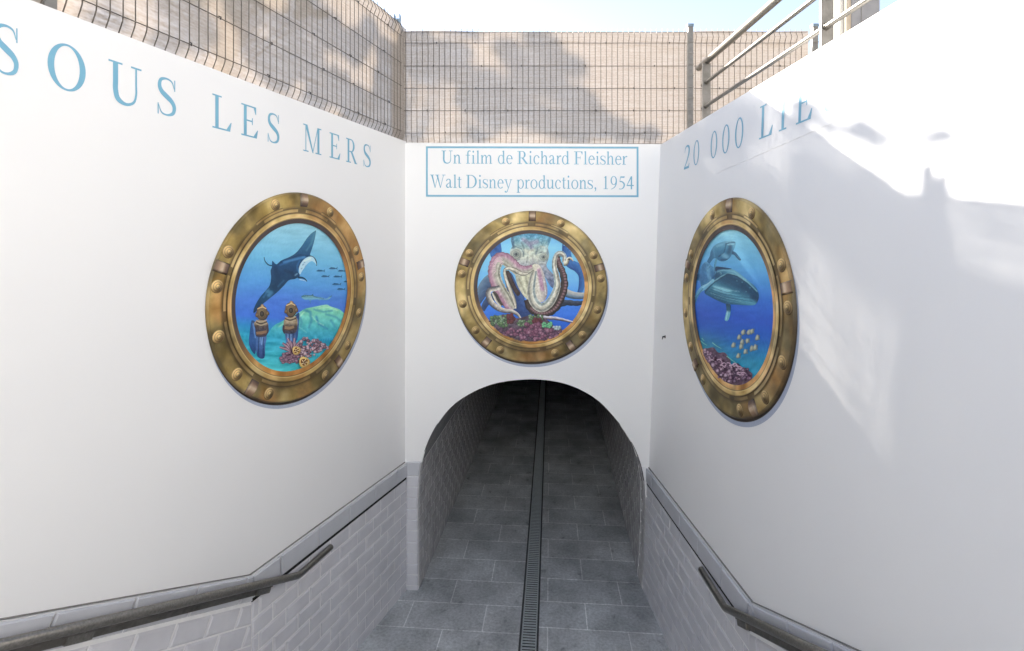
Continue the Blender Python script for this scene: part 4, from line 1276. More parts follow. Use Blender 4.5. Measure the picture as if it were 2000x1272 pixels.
for i in range(120):
    t = RNG.uniform(0, 1); x = 598 + 225 * t; 
    y0 = 985 + 70 * t - 40 * math.sin(t * 3.14) ; y1 = 1190 - 150 * t
    y = RNG.uniform(y0, max(y0 + 5, y1)); s_ = RNG.uniform(9, 19) * (1 - .3 * t)
    P.blob(x, y, s_, s_ * RNG.uniform(.7, 1.2), *[((190, 170, 180), (134, 108, 122), (62, 44, 62)), ((150, 124, 138), (100, 76, 92), (48, 34, 50)), ((206, 190, 196), (150, 126, 138), (74, 54, 70))][RNG.randint(3)])
for (x, y, r) in ((557, 1078, 36), (622, 1174, 46)):
    P.blob(x, y, r, r, (220, 200, 140), (214, 186, 112), (140, 104, 46), wob=.08)
    P.blob(x, y, r * .68, r * .68, (92, 58, 30), (122, 80, 36), (176, 132, 60), wob=.1)
    for k in range(5): P.line([(x + r * .6 * math.cos(k * 1.3), y + r * .6 * math.sin(k * 1.3)), (x + r * .15 * math.cos(k), y + r * .15 * math.sin(k))], 7, (222, 204, 160), 3)
P.done('coral', sea_1)

# --- picture 2: the octopus
def sea2(x, y):
    c = stops(y, [(60, (112, 182, 226)), (250, (128, 196, 238)), (450, (118, 188, 240)), (620, (104, 172, 238)), (760, (70, 138, 226)), (900, (58, 120, 220)), (1100, (40, 96, 206))])
    return c + waves(x, y, 8)
root2, sea_2, P = porthole(BACK, (888, 412, 1186, 709), 'porthole_mural', 'round brass porthole mural with a pale octopus above the tunnel arch', (920, 440, 5.3), sea2)
blue = [(-1, (52, 112, 176)), (0, (44, 98, 164)), (1, (28, 70, 130))]
P.poly([(300, 150), (318, 270), (290, 320), (215, 335), (190, 280), (150, 250), (200, 150)], (42, 96, 164), [([(220, 200), (290, 290)], 40, (28, 66, 126), .6)], step=9, noise=16)
P.tube([(1000, 130), (985, 240), (1010, 380), (1100, 440), (1150, 520), (1140, 640), (1120, 700)], [40, 44, 46, 46, 40, 30, 24], blue)
P.tube([(60, 800), (110, 700), (160, 610), (220, 560), (270, 600)], [40, 56, 62, 60, 50], [(-1, (104, 130, 152)), (0, (74, 100, 132)), (1, (50, 70, 108))])
P.tube([(120, 880), (160, 800), (230, 740), (300, 700)], [22, 34, 40, 40], [(-1, (62, 86, 124)), (1, (40, 58, 96))])
P.poly([(350, 470), (420, 500), (480, 620), (550, 740), (560, 820), (640, 920), (570, 965), (480, 930), (430, 880), (380, 700), (350, 560)], (44, 70, 122), [([(440, 560), (520, 700), (540, 860)], 60, (56, 92, 152), .6), ([(400, 520), (430, 620)], 30, (42, 36, 44), .8)], step=9, noise=16)
P.tube([(960, 690), (1040, 720), (1120, 730), (1190, 725)], [42, 38, 34, 30], [(-1, (188, 186, 176)), (-.2, (160, 168, 172)), (.3, (104, 128, 146)), (1, (48, 62, 78))])
P.tube([(880, 830), (980, 800), (1080, 808), (1180, 800)], [34, 30, 26, 20], [(-1, (66, 84, 104)), (0, (46, 56, 72)), (1, (26, 36, 56))], bumps=1)
# head
P.poly([(430, 58), (520, 45), (720, 45), (826, 58), (836, 110), (818, 170), (796, 232), (806, 300), (800, 350), (782, 430), (858, 520), (884, 610), (862, 650), (820, 630), (780, 560), (750, 520), (700, 500), (640, 500), (570, 490), (500, 430), (440, 360), (408, 310), (404, 262), (424, 220), (412, 150)],
       lambda x, y: stops(y, [(50, (70, 140, 182)), (120, (96, 158, 184)), (190, (128, 166, 174)), (260, (168, 184, 176)), (330, (196, 202, 186)), (430, (150, 156, 166)), (560, (112, 122, 148)), (650, (86, 102, 136))]),
       [([(540, 150), (600, 190), (680, 170)], 50, (138, 128, 152), .7), ([(610, 210), (630, 240)], 40, (112, 106, 140), .6), ([(420, 130), (440, 250), (440, 330)], 30, (70, 104, 128), .7), ([(520, 180), (548, 240), (540, 320)], 18, (84, 104, 108), .75), ([(690, 240), (670, 300)], 18, (88, 106, 112), .7),
        ([(560, 260), (600, 280), (640, 260)], 40, (206, 206, 186), .6), ([(800, 260), (780, 340), (790, 420)], 30, (98, 120, 140), .7), ([(720, 220), (760, 230)], 18, (196, 196, 180), .6), ([(820, 100), (800, 200)], 22, (52, 110, 150), .6), ([(460, 90), (560, 80), (700, 84)], 30, (88, 166, 204), .5),
        ([(418, 238), (460, 222), (520, 244), (548, 300)], 9, (74, 92, 98), .8), ([(424, 254), (466, 240), (512, 262), (530, 310)], 7, (206, 210, 196), .7), ([(414, 330), (450, 366), (505, 356)], 9, (70, 88, 96), .8), ([(440, 350), (480, 352), (510, 330)], 6, (208, 210, 196), .6), ([(700, 290), (740, 276), (790, 300)], 8, (78, 92, 100), .8), ([(704, 306), (742, 292), (782, 314)], 6, (204, 208, 194), .7), ([(706, 370), (750, 376), (790, 352)], 9, (74, 88, 98), .75),
        ([(590, 300), (570, 400), (560, 460)], 12, (120, 128, 122), .6), ([(640, 330), (640, 420), (645, 470)], 10, (128, 120, 128), .6), ([(610, 260), (606, 340), (600, 420)], 8, (216, 214, 198), .6), ([(680, 330), (700, 420), (740, 500)], 12, (216, 212, 200), .6), ([(430, 100), (436, 200)], 26, (60, 96, 124), .6), ([(560, 110), (600, 130), (650, 110)], 12, (60, 116, 150), .6), ([(500, 130), (520, 170)], 10, (150, 190, 196), .6), ([(740, 120), (730, 190)], 12, (66, 112, 140), .6)], step=7, noise=40, ns=.05)
def eye(x, y, r):
    for k, c_ in ((1.9, (168, 176, 166)), (1.55, (138, 148, 142)), (1.3, (172, 178, 164)), (1.0, (122, 132, 128)), (.8, (140, 150, 144)), (.5, (52, 60, 64))):
        P.blob(x, y, r * k, r * k * .95, c_, c_, tuple(v * .85 for v in c_), wob=.06)
    P.blob(x - 3, y - 2, r * .25, r * .18, (150, 160, 160), (90, 100, 104), (40, 46, 50))
eye(465, 300, 33); eye(748, 328, 24)
# pale web between the arms
P.poly([(455, 500), (520, 470), (600, 440), (660, 400), (720, 430), (770, 560), (790, 690), (760, 780), (690, 800), (600, 780), (545, 730), (480, 620)],
       lambda x, y: stops(x, [(450, (150, 152, 136)), (540, (204, 204, 178)), (620, (190, 190, 166)), (700, (214, 208, 196)), (790, (150, 146, 150))]),
       [([(500, 560), (560, 700)], 22, (140, 138, 118), .6), ([(560, 500), (590, 640), (600, 740)], 20, (128, 128, 108), .6), ([(640, 470), (625, 600), (630, 740)], 22, (104, 116, 110), .75), ([(530, 540), (580, 690)], 10, (226, 224, 204), .7), ([(700, 470), (720, 560), (738, 660)], 44, (166, 122, 152), .8), ([(670, 480), (690, 600), (720, 740)], 14, (230, 226, 212), .8), ([(752, 560), (765, 660), (772, 720)], 10, (228, 222, 214), .8)], step=8, noise=34, ns=.07)
# rear sucker arm sweeping round at the right
dark = [(-1, (48, 44, 42)), (0, (70, 56, 54)), (1, (34, 32, 36))]
P.tube([(570, 770), (600, 850), (680, 905), (780, 905), (870, 850), (930, 740), (965, 620), (950, 500), (915, 420), (890, 350), (905, 315)], [22, 30, 36, 42, 44, 42, 38, 34, 32, 30, 22], dark, bumps=1)
arm = catmull([(620, 862), (680, 905), (780, 905), (872, 850), (935, 740), (972, 620), (955, 500), (918, 420), (895, 350)], 4)
for i, (x, y) in enumerate(arm):
    P.blob(x + 6, y, 19, 17, (150, 118, 122), (92, 70, 72), (38, 30, 34))
P.tube([(655, 470), (632, 580), (622, 690), (650, 790), (720, 850), (800, 812), (860, 720), (890, 620), (880, 520), (862, 440), (862, 360), (890, 300), (935, 290), (965, 325), (958, 385)],
       [28, 36, 42, 46, 48, 46, 40, 34, 29, 26, 24, 24, 24, 22, 17], [(-1, (170, 184, 184)), (-.6, (120, 136, 136)), (-.25, (216, 216, 202)), (.2, (192, 188, 170)), (.6, (98, 104, 102)), (1, (188, 184, 170))], noise=34, m=7)
P.tube([(955, 400), (985, 395), (1005, 350), (1030, 345), (1055, 372)], [20, 20, 18, 13, 5], [(-1, (226, 224, 208)), (0, (190, 188, 166)), (1, (80, 76, 70))], noise=18)
P.blob(1012, 352, 12, 10, (50, 42, 40), (44, 38, 36), (24, 22, 24))
for k in range(9):
    a = -2.9 + k * .36
    P.line([(905 + 20 * math.cos(a), 330 + 18 * math.sin(a)), (908 + 42 * math.cos(a), 322 + 40 * math.sin(a))], 6, (112, 112, 106), 3)
# large curled arm at the left
P.tube([(640, 440), (560, 470), (480, 455), (420, 400), (350, 350), (285, 355), (250, 420), (240, 500), (262, 590), (310, 680), (360, 760), (400, 830), (440, 870)], [36, 50, 58, 62, 66, 66, 64, 64, 64, 62, 60, 54, 40],
       [(-1, (190, 190, 172)), (-.75, (112, 114, 104)), (-.45, (208, 206, 188)), (-.15, (138, 134, 124)), (.15, (198, 184, 182)), (.45, (170, 132, 150)), (.85, (158, 116, 138)), (1, (112, 84, 96))], noise=26, m=7, bumps=.6)
P.tube([(590, 500), (520, 500), (450, 460), (385, 445), (350, 470), (365, 560), (410, 680), (450, 790), (462, 860)], [12, 22, 20, 17, 17, 18, 20, 18, 10], [(-1, (84, 90, 84)), (-.4, (184, 180, 162)), (.3, (214, 210, 194)), (1, (104, 100, 90))], noise=34, m=6)
P.poly([(358, 478), (392, 470), (425, 540), (470, 640), (510, 700), (480, 730), (430, 660), (385, 570)], (50, 40, 40), [([(385, 500), (420, 590), (470, 680)], 26, (78, 62, 62), .7)], step=9, noise=16)
for i in range(16):
    a = math.radians(150 + i * 12); 
    P.line([(285 + 30 * math.cos(a), 440 + 62 * math.sin(a)), (290 + 62 * math.cos(a), 440 + 112 * math.sin(a))], 7, (214, 186, 196), 4)
# slender coiled tip
P.tube([(300, 640), (250, 655), (200, 665), (178, 710), (205, 790), (270, 850), (340, 880), (420, 890), (480, 920), (520, 975)], [22, 24, 26, 28, 30, 28, 24, 20, 15, 7], [(-1, (206, 202, 194)), (-.3, (188, 182, 172)), (.2, (132, 132, 130)), (1, (70, 70, 82))], noise=28, m=6)
P.tube([(225, 690), (250, 720), (280, 780), (320, 830)], [14, 26, 26, 18], [(-1, (92, 84, 80)), (0, (58, 52, 52)), (.5, (190, 188, 172)), (1, (216, 214, 200))], noise=14)
P.tube([(700, 940), (780, 955), (870, 960), (960, 978), (1050, 1000)], [16, 18, 17, 14, 10], [(-1, (214, 216, 226)), (-.2, (196, 196, 204)), (.4, (120, 110, 120)), (1, (50, 44, 60))], noise=28, bumps=1)
P.done('octopus', sea_2)
def cluster(n, x0, x1, y0, y1, r0, r1, pal):
    for i in range(n):
        hi, mid, lo = pal[RNG.randint(len(pal))]
        r = RNG.uniform(r0, r1)
        P.blob(RNG.uniform(x0, x1), RNG.uniform(y0, y1), r, r * RNG.uniform(.7, 1.1), hi, mid, lo)
gr_ = [((120, 148, 104), (82, 108, 76), (44, 62, 54)), ((98, 124, 90), (66, 90, 66), (36, 52, 48)), ((150, 176, 142), (104, 130, 104), (58, 78, 70))]
rd_ = [((118, 62, 72), (90, 44, 56), (54, 28, 40)), ((110, 58, 58), (84, 44, 48), (50, 28, 34))]
pk_ = [((176, 134, 154), (134, 90, 112), (78, 48, 68)), ((150, 104, 126), (110, 66, 90), (62, 36, 56)), ((118, 90, 112), (84, 58, 80), (50, 34, 52))]
P.poly([(180, 990), (330, 920), (470, 960), (620, 930), (760, 960), (860, 1040), (940, 1080), (880, 1180), (600, 1200), (330, 1180), (200, 1080)], (88, 74, 88), step=10, noise=40, ns=.04)
cluster(60, 200, 380, 930, 1040, 9, 20, gr_); cluster(26, 380, 445, 920, 1010, 14, 24, rd_); cluster(40, 480, 640, 980, 1040, 9, 18, gr_)
cluster(26, 600, 740, 930, 965, 9, 16, gr_); cluster(26, 640, 730, 965, 1010, 14, 24, rd_)
cluster(90, 310, 900, 1070, 1130, 12, 24, pk_); cluster(50, 560, 720, 1010, 1110, 14, 26, pk_[:2]); cluster(40, 500, 900, 1130, 1180, 12, 22, pk_); cluster(26, 740, 830, 1000, 1050, 9, 16, [((150, 220, 170), (84, 160, 112), (36, 92, 78))])
cluster(14, 850, 920, 1040, 1070, 10, 18, [((190, 206, 206), (140, 162, 170), (84, 110, 134))])
P.done('coral', sea_2)

# --- picture 3: the two whales
def sea3(x, y):
    c = stops(y + (x - 366) * -.12, [(0, (146, 204, 218)), (130, (124, 194, 220)), (300, (96, 172, 218)), (430, (70, 142, 212)), (560, (52, 112, 206)), (700, (40, 90, 196)), (820, (32, 96, 190)), (930, (26, 122, 180)), (1020, (30, 142, 178)), (1150, (36, 150, 190))])
    g_ = np.clip((330 - x) / 200, 0, 1)[:, None] * np.clip((y - 760) / 150, 0, 1)[:, None]
    c = c * (1 - .45 * g_) + np.array((66, 142, 132.)) * .45 * g_
    k = np.clip((y - 800) / 120, 0, 1)[:, None]; top = np.clip((200 - y) / 120, 0, 1)[:, None]
    return c + waves(x, y, 8) * (1 - k) + waves(x + y, y, 24, .03, .05, 6) * k + waves(x, y, 18, .02, .09, 3) * top
root3, sea_3, P = porthole(RIGHT, (1336, 386, 1558, 820), 'porthole_mural', 'painted brass porthole with two whales, on the wall with the dark pin', (1340, 440, 3.853), sea3)
# calf
P.poly([(165, 300), (178, 262), (192, 236), (204, 190), (234, 150), (290, 126), (340, 118), (384, 124), (389, 150), (372, 196), (346, 246), (310, 270), (272, 271), (242, 252), (222, 252), (196, 286), (176, 318)],
       lambda x, y: stops(y, [(115, (110, 172, 196)), (150, (92, 156, 184)), (200, (58, 124, 160)), (260, (50, 112, 150)), (310, (52, 110, 156))]),
       [([(318, 140), (310, 180), (298, 210), (262, 236)], 7, (22, 66, 98), .85), ([(318, 140), (350, 132), (386, 130)], 6, (20, 58, 88), .85), ([(330, 148), (380, 142)], 6, (168, 214, 224), .8), ([(350, 165), (340, 205)], 34, (34, 78, 106), .75), ([(300, 228), (320, 240)], 36, (150, 202, 220), .6), ([(280, 262), (330, 258)], 12, (26, 74, 110), .7), ([(210, 200), (200, 260)], 16, (36, 94, 132), .6), ([(250, 160), (290, 145)], 16, (140, 196, 212), .5), ([(222, 180), (232, 240)], 10, (84, 150, 186), .6)], step=5, noise=8)
P.poly([(366, 196), (388, 204), (412, 232), (431, 260), (420, 266), (398, 246), (380, 226), (360, 218)], (34, 84, 118), [([(380, 205), (420, 250)], 5, (90, 150, 180), .6)], step=5, noise=6)
P.poly([(240, 250), (252, 256), (244, 290), (238, 330), (226, 336), (228, 290)], (90, 158, 190), [([(232, 262), (230, 325)], 5, (40, 96, 134), .7)], step=5, noise=6)
P.done('whale_calf', sea_3)
# adult
P.poly([(72, 366), (110, 346), (134, 305), (150, 284), (172, 276), (200, 300), (222, 318), (262, 330), (252, 372), (240, 420), (212, 446), (164, 496), (130, 470), (116, 420), (74, 412)],
       lambda x, y: stops(y, [(275, (88, 152, 190)), (340, (70, 134, 180)), (400, (50, 110, 160)), (450, (74, 140, 178)), (500, (42, 96, 140))]),
       [([(80, 385), (110, 390)], 40, (24, 62, 98), .7), ([(150, 300), (130, 400), (140, 450)], 30, (40, 100, 150), .6), ([(180, 330), (190, 390), (210, 430)], 30, (120, 180, 208), .55), ([(205, 295), (178, 330)], 10, (34, 90, 130), .8), ([(215, 300), (185, 310), (176, 345)], 7, (130, 190, 214), .7), ([(225, 330), (240, 380)], 14, (130, 190, 214), .5), ([(215, 400), (228, 385)], 14, (30, 80, 116), .8), ([(236, 320), (228, 380)], 8, (34, 88, 124), .7)], step=5, noise=18, ns=.05)
P.poly([(216, 404), (236, 420), (206, 444), (160, 486), (128, 506), (100, 552), (74, 624), (62, 662), (58, 622), (72, 566), (92, 508), (128, 462), (180, 436)],
       lambda x, y: stops(y, [(400, (130, 190, 208)), (460, (112, 178, 204)), (540, (88, 156, 196)), (660, (34, 86, 130))]), [([(140, 480), (96, 540), (70, 620)], 7, (36, 92, 134), .7), ([(200, 425), (140, 470)], 8, (186, 222, 228), .6)], step=5, noise=8)
P.poly([(234, 372), (250, 346), (290, 330), (350, 328), (400, 350), (470, 404), (530, 454), (556, 490), (568, 530), (560, 570), (536, 600), (484, 604), (382, 598), (322, 594), (262, 572), (202, 542), (154, 508), (186, 462), (226, 426)],
       lambda x, y: stops((y - 330) - (x - 300) * .45, [(-20, (112, 176, 196)), (10, (88, 154, 182)), (40, (40, 98, 130)), (80, (28, 76, 108)), (120, (44, 104, 132)), (160, (86, 156, 178)), (210, (54, 116, 142)), (260, (30, 84, 118))]),
       [([(158, 502), (226, 432), (280, 396), (330, 368), (400, 386), (480, 440), (556, 520)], 11, (16, 56, 84), .75), ([(226, 424), (282, 386), (332, 360), (404, 378), (486, 432), (556, 500)], 8, (146, 204, 214), .8), ([(250, 352), (300, 338), (380, 352), (470, 414)], 10, (150, 206, 218), .6),
        ([(330, 385), (420, 420), (530, 530)], 44, (24, 68, 100), .7), ([(240, 480), (300, 490), (340, 500)], 40, (150, 210, 220), .75), ([(190, 500), (290, 540), (420, 560), (520, 575)], 5, (20, 72, 104), .8), ([(200, 484), (300, 520), (420, 540), (530, 552)], 5, (22, 76, 108), .8), ([(210, 470), (320, 505), (430, 518)], 5, (26, 82, 114), .7), ([(220, 458), (330, 488), (420, 500)], 5, (170, 220, 226), .6), ([(200, 510), (320, 550), (440, 575)], 5, (140, 200, 208), .6), ([(230, 540), (340, 574), (480, 590)], 5, (110, 176, 186), .55),
        ([(276, 362), (278, 366)], 15, (140, 198, 212), .8), ([(274, 365), (276, 367)], 8, (18, 48, 72), .9), ([(500, 470), (502, 472)], 9, (110, 170, 186), .7), ([(440, 430), (442, 431)], 9, (110, 170, 186), .7), ([(470, 500), (472, 501)], 8, (120, 176, 190), .7), ([(400, 420), (402, 421)], 8, (120, 176, 190), .7), ([(520, 540), (560, 560)], 40, (18, 54, 86), .6)], step=5, noise=10)
P.poly([(236, 318), (250, 312), (330, 322), (362, 330), (330, 334), (260, 336), (240, 350)], (18, 60, 96), step=5, noise=6)
P.poly([(316, 594), (350, 598), (354, 640), (346, 690), (328, 722), (308, 714), (314, 680), (322, 640)], lambda x, y: stops(y, [(595, (24, 70, 96)), (640, (34, 92, 120)), (660, (110, 180, 196)), (720, (96, 168, 190))]), [([(330, 650), (320, 710)], 8, (190, 224, 228), .7)], step=5, noise=10)
P.done('whale', sea_3)
for (x, y) in ((447, 808), (490, 808), (514, 800), (417, 845), (480, 872), (556, 848), (373, 905), (440, 880), (433, 915), (515, 930), (541, 922), (466, 953), (412, 985)):
    s_ = RNG.uniform(.85, 1.1)
    P.blob(x, y, 15 * s_, 24 * s_, (196, 198, 166), (142, 156, 140), (62, 92, 110), rot=.25)
    P.poly([(x + 9, y - 14), (x + 22, y - 20), (x + 18, y), (x + 22, y + 16), (x + 9, y + 10)], (104, 126, 132), step=6, noise=6)
    P.done('fish', sea_3)
P.poly([(130, 960), (150, 935), (190, 925), (226, 922), (262, 960), (310, 960), (350, 1010), (362, 1050), (410, 1040), (450, 1076), (520, 1120), (480, 1200), (300, 1200), (180, 1060)], (96, 72, 92), step=7, noise=34, ns=.06)
for i in range(150):
    t = RNG.uniform(0, 1)
    x = 150 + 350 * t + RNG.uniform(-18, 18); y0 = 940 + 170 * t - 20 * math.sin(t * 9)
    y = RNG.uniform(y0, y0 + 60 + 80 * math.sin(t * 3.14)); s_ = RNG.uniform(6, 17)
    hi, mid, lo = [((204, 178, 194), (140, 108, 130), (56, 38, 58)), ((176, 140, 164), (112, 80, 104), (46, 30, 50)), ((150, 122, 146), (84, 60, 82), (38, 26, 42))][RNG.randint(3)]
    P.blob(x, y, s_, s_ * RNG.uniform(.6, 1.2), hi, mid, lo)
for i in range(14):
    x = RNG.uniform(190, 470); y = 960 + (x - 190) * .45 + RNG.uniform(0, 60)
    P.line([(x, y), (x + 20, y + RNG.uniform(-14, 10)), (x + 40, y + RNG.uniform(-4, 22))], 9, (196, 166, 184), 4)
for (x0, y0, x1, y1) in ((140, 870, 190, 905), (230, 885, 300, 930), (340, 985, 420, 1040), (150, 850, 170, 870)):
    P.line([(x0, y0), ((x0 + x1) / 2, (y0 + y1) / 2 + 4), (x1, y1)], 7, (110, 190, 170), 3)
P.done('coral', sea_3)

# ------------------------------------------------------------------ handrails of the stair
def handrail(PL, pts_px, dist, name, label, L3, sgn, strip_px, slot_list, near_pt):
    pts = [PL.hit(x, y, dist) for x, y in pts_px]
    # continue the stair stretch up and behind the viewer
    far_dir = (pts[2] - pts[1]).normalized()
    pts[2] = pts[1] + far_dir * 4.6
    o = thing(name, label, 'handrail', tuple(pts[0]), 'steel handrails along the stair walls')
    mb = MB(); R = 0.0195
    t = []
    a, b, c = pts
    d1 = (b - a).normalized(); d2 = (c - b).normalized()
    t = [a, a + d1 * .004, b - d1 * .006, b + d2 * .006, c]
    mb.tube(t, [R * .86, R, R, R, R], 20)
    mb.build('rail', 'brushed_steel', o, smooth=False)
    for f in o.children[0].data.polygons: f.use_smooth = len(f.vertices) == 4
    # flat mounting bar beneath the tube
    mb = MB()
    s0 = PL.hit(*strip_px[0], dist * .55); 
    nrm = PL.n
    upv = d2.cross(nrm).normalized()
    if upv.z < 0: upv = -upv
    st0 = b + d2 * near_pt - nrm * .028 - upv * .044
    L = 4.0
    mb.obox(st0 + d2 * L / 2, d2 * L / 2, nrm * .003, upv * .014)
    mb.obox(st0 + d2 * L / 2 + upv * .014, d2 * L / 2, nrm * .014, upv * .003)
    mb.build('mounting_bar', 'dark_steel', o)
    for k in (0.02, 1.0, 2.1, 3.2):
        mb = MB(); ctr = st0 + d2 * (.035 + k)
        mb.obox(ctr - nrm * .010, d2 * .05, nrm * .020, upv * .017)
        mb.tube([ctr + upv * .017 + nrm * .01, ctr + nrm * .026 + upv * .034], .007, 8)
        mb.build('bracket', 'brushed_steel', o)
    return o
handrail(LEFT, [(647, 1068), (583, 1124), (0, 1261)], 0.075, 'handrail', 'bent steel handrail on the wall below the les mers letters', locL, 1, [(520, 1155)], [], 0.19)
handrail(RIGHT, [(1369, 1112), (1416, 1187), (1560, 1256)], 0.075, 'handrail', 'bent steel handrail on the wall below the whale porthole', locR, -1, [(1464, 1222)], [], 0.08)
# short dark strips on the border course
for PL, wall, L3, spans in ((LEFT, left_wall, locL(0), ((0.05, -.055, .21), (1.0, -.055, .3))), (RIGHT, right_wall, locR(0), ((0.02, -.06, .17), (1.1, -.06, .3)))):
    for (x0, y0, L) in spans:
        mb = MB()
        q = [(x0, y0 - .007), (x0 + L, y0 - .007), (x0 + L, y0 + .007), (x0, y0 + .007)]
        prism(mb, [L3(x, y, .0175) for x, y in q], [L3(x, y, .006) for x, y in q])
        mb.build('dark_strip', 'matt_black', wall)

# small dark pin on the right wall
pw = RIGHT.pt(*RIGHT.uv(1299.5, 658))
hk = thing('wall_pin', 'tiny black pin sticking out of the white wall left of the whale porthole', 'pin', tuple(pw))
mb = MB()
mb.tube([pw + RIGHT.n * .001, pw + RIGHT.n * .020, pw + RIGHT.n * .026 + Vector((0, 0, -.022))], [.007, .007, .003], 8)
mb.build('shank', 'black_metal', hk)
mb = MB()
mb.tube([pw + RIGHT.n * .0005, pw + RIGHT.n * .004], .013, 12)
mb.build('washer', 'dark_steel', hk)

# ------------------------------------------------------------------ balustrade on the right wall
bal = thing('balustrade', 'brushed steel railing with three bars standing on the sunlit white wall', 'railing', tuple(RIGHT.pt(0.9, 0, -.12)))
RB = -0.10
def rb(px, py): return RIGHT.uv(px, py, RB)
def rail(p0, r, u_end, yfix=None):
    u0, v0 = rb(*p0)
    return [RIGHT.pt(u0, v0, RB), RIGHT.pt(u_end, v0, RB)], u0, v0
for (p0, r) in (((1364, 134), .0235), ((1372, 167), .013), ((1372, 212), .013)):
    q, u0, v0 = rail(p0, r, 7.5)
    mb = MB(); mb.tube([q[0], q[0] + (q[1] - q[0]).normalized() * .005, q[1]], [r * .9, r, r], 16)
    o = mb.build('bar', 'brushed_steel', bal)
    for f in o.data.polygons: f.use_smooth = len(f.vertices) == 4
up0, _ = rb(1377, 220); up1, _ = rb(1611, 60); vtop = rb(1364, 134)[1]
du = up1 - up0
for k in range(5):
    u = up0 + k * du
    mb = MB()
    ctr = RIGHT.pt(u, vtop / 2 - .03, RB - .006)
    mb.obox(ctr, RIGHT.eu * .0055, RIGHT.n * .030, Vector((0, 0, vtop / 2 + .012)))
    p_ = mb.build('post', 'pale_steel', bal)
    for (px, py) in ((1372, 167), (1372, 212)):
        mb = MB()
        v0 = rb(px, py)[1]
        q = RIGHT.pt(u, v0, RB)
        mb.tube([q - RIGHT.eu * .016, q + RIGHT.eu * .016], .0165, 12)
        mb.build('collar', 'dark_steel', p_)
    mb = MB()
    ctr = RIGHT.pt(u, -.006, RB - .02)
    mb.obox(ctr + Vector((0, 0, .010)), RIGHT.eu * .05, RIGHT.n * .045, Vector((0, 0, .004)))
    mb.build('base_plate', 'pale_steel', p_)

# ------------------------------------------------------------------ welded mesh fences with woven windbreak cloth
FH = 1.03
def fence(o, origin, eu, n, u0, u1, posts, H=FH, wob=0.0, u_panels=None):
    """eu: along; n: towards the viewer's side; heights from origin"""
    Z = Vector((0, 0, 1)); origin = Vector(origin); eu = Vector(eu).normalized(); n = Vector(n).normalized()
    pt = lambda u, z, d=0: origin + eu * u + Z * z + n * d
    # height and bulge along a vertical wire: two pressed folds
    prof = [(-.04, -.044), (.0, -.036), (.03, -.026), (.055, -.012), (.075, -.003), (.10, .0), (H - .10, .0), (H - .05, .024), (H, .0), (H + .028, .0)]
    hz = [.002, .09] + [.09 + .2 * k for k in range(1, 10) if .09 + .2 * k < H - .15] + [H - .10, H - .002]
    for (a, b) in u_panels:
        mb = MB()
        k = math.ceil(a / .05)
        u = a + .02
        while u < b - .01:
            mb.tube([pt(u, z, d + .0) for z, d in prof], .0026, 5, cap=False)
            u += .05
        for z in hz:
            dd = .0055 if z > .05 else -.030
            mb.tube([pt(a + .006, z, dd), pt(b - .006, z, dd)], .0026, 6)
        # ties
        for z in hz[1:]:
            uu = a + .2 + random.random() * .2
            while uu < b - .1:
                q = pt(uu, z, .002)
                mb.tube([q - Z * .008 + n * .006, q + Z * .006 + n * .010, q + Z * .012 - n * .006], .003, 5, mi=1)
                uu += random.uniform(.32, .62)
        mb.build('wire_mesh', ['fence_wire', 'black_metal'], o)
        # cloth
        NU = max(8, int((b - a) / .08)); NZ = 14
        vs = []; uvs = []; fs = []
        for i in range(NU + 1):
            u = a - .02 - (.09 if a == 0 else 0) + (b - a + .04 + (.09 if a == 0 else 0)) * i / NU
            top = H + .012 + .006 * math.sin(u * 2.1 + 1) + .003 * math.sin(u * 7.3)
            for j in range(NZ + 1):
                z = -.05 + (top + .05) * j / NZ
                bulge = -.014 - .010 * (.5 + .5 * math.sin(u * 5.1 + z * 3)) + (.010 if H - .08 < z < H - .02 else 0) - max(0, .085 - z) * .42
                vs.append(pt(u, z, bulge)); uvs.append((u, z))
        for i in range(NU):
            for j in range(NZ):
                q = i * (NZ + 1) + j
                fs.append((q, q + NZ + 1, q + NZ + 2, q + 1))
        mb = MB(); mb.add(vs, fs)
        c = mb.build('windbreak_cloth', 'windbreak_weave', o, smooth=True)
        ul = c.data.uv_layers.new(name='UVMap')
        for lp in c.data.loops: ul.data[lp.index].uv = uvs[lp.vertex_index]
    return pt

lf = thing('mesh_fence', 'wire mesh fence with beige cloth rising along the wall that reads sous les mers', 'fence', tuple(LEFT.pt(.0, 0, -.05)), 'mesh fences with beige windbreak cloth around the cutting')
Llen = UEND - .3
ptL = fence(lf, LEFT.pt(0, 0, -.035), LEFT.eu, LEFT.n, 0, Llen, [], u_panels=[(0.0, 2.48), (2.52, 5.02), (5.06, Llen)])
for u in (2.51, 5.05):
    mb = MB(); q = ptL(u, FH / 2, -.055)
    mb.obox(q, LEFT.eu * .02, LEFT.n * .03, Vector((0, 0, FH / 2 + .05))); po = mb.build('post', 'post_paint', lf)
    mb = MB(); mb.obox(ptL(u, FH + .058, -.055), LEFT.eu * .023, LEFT.n * .033, Vector((0, 0, .008))); mb.build('post_cap', 'blue_grey_cap', po)

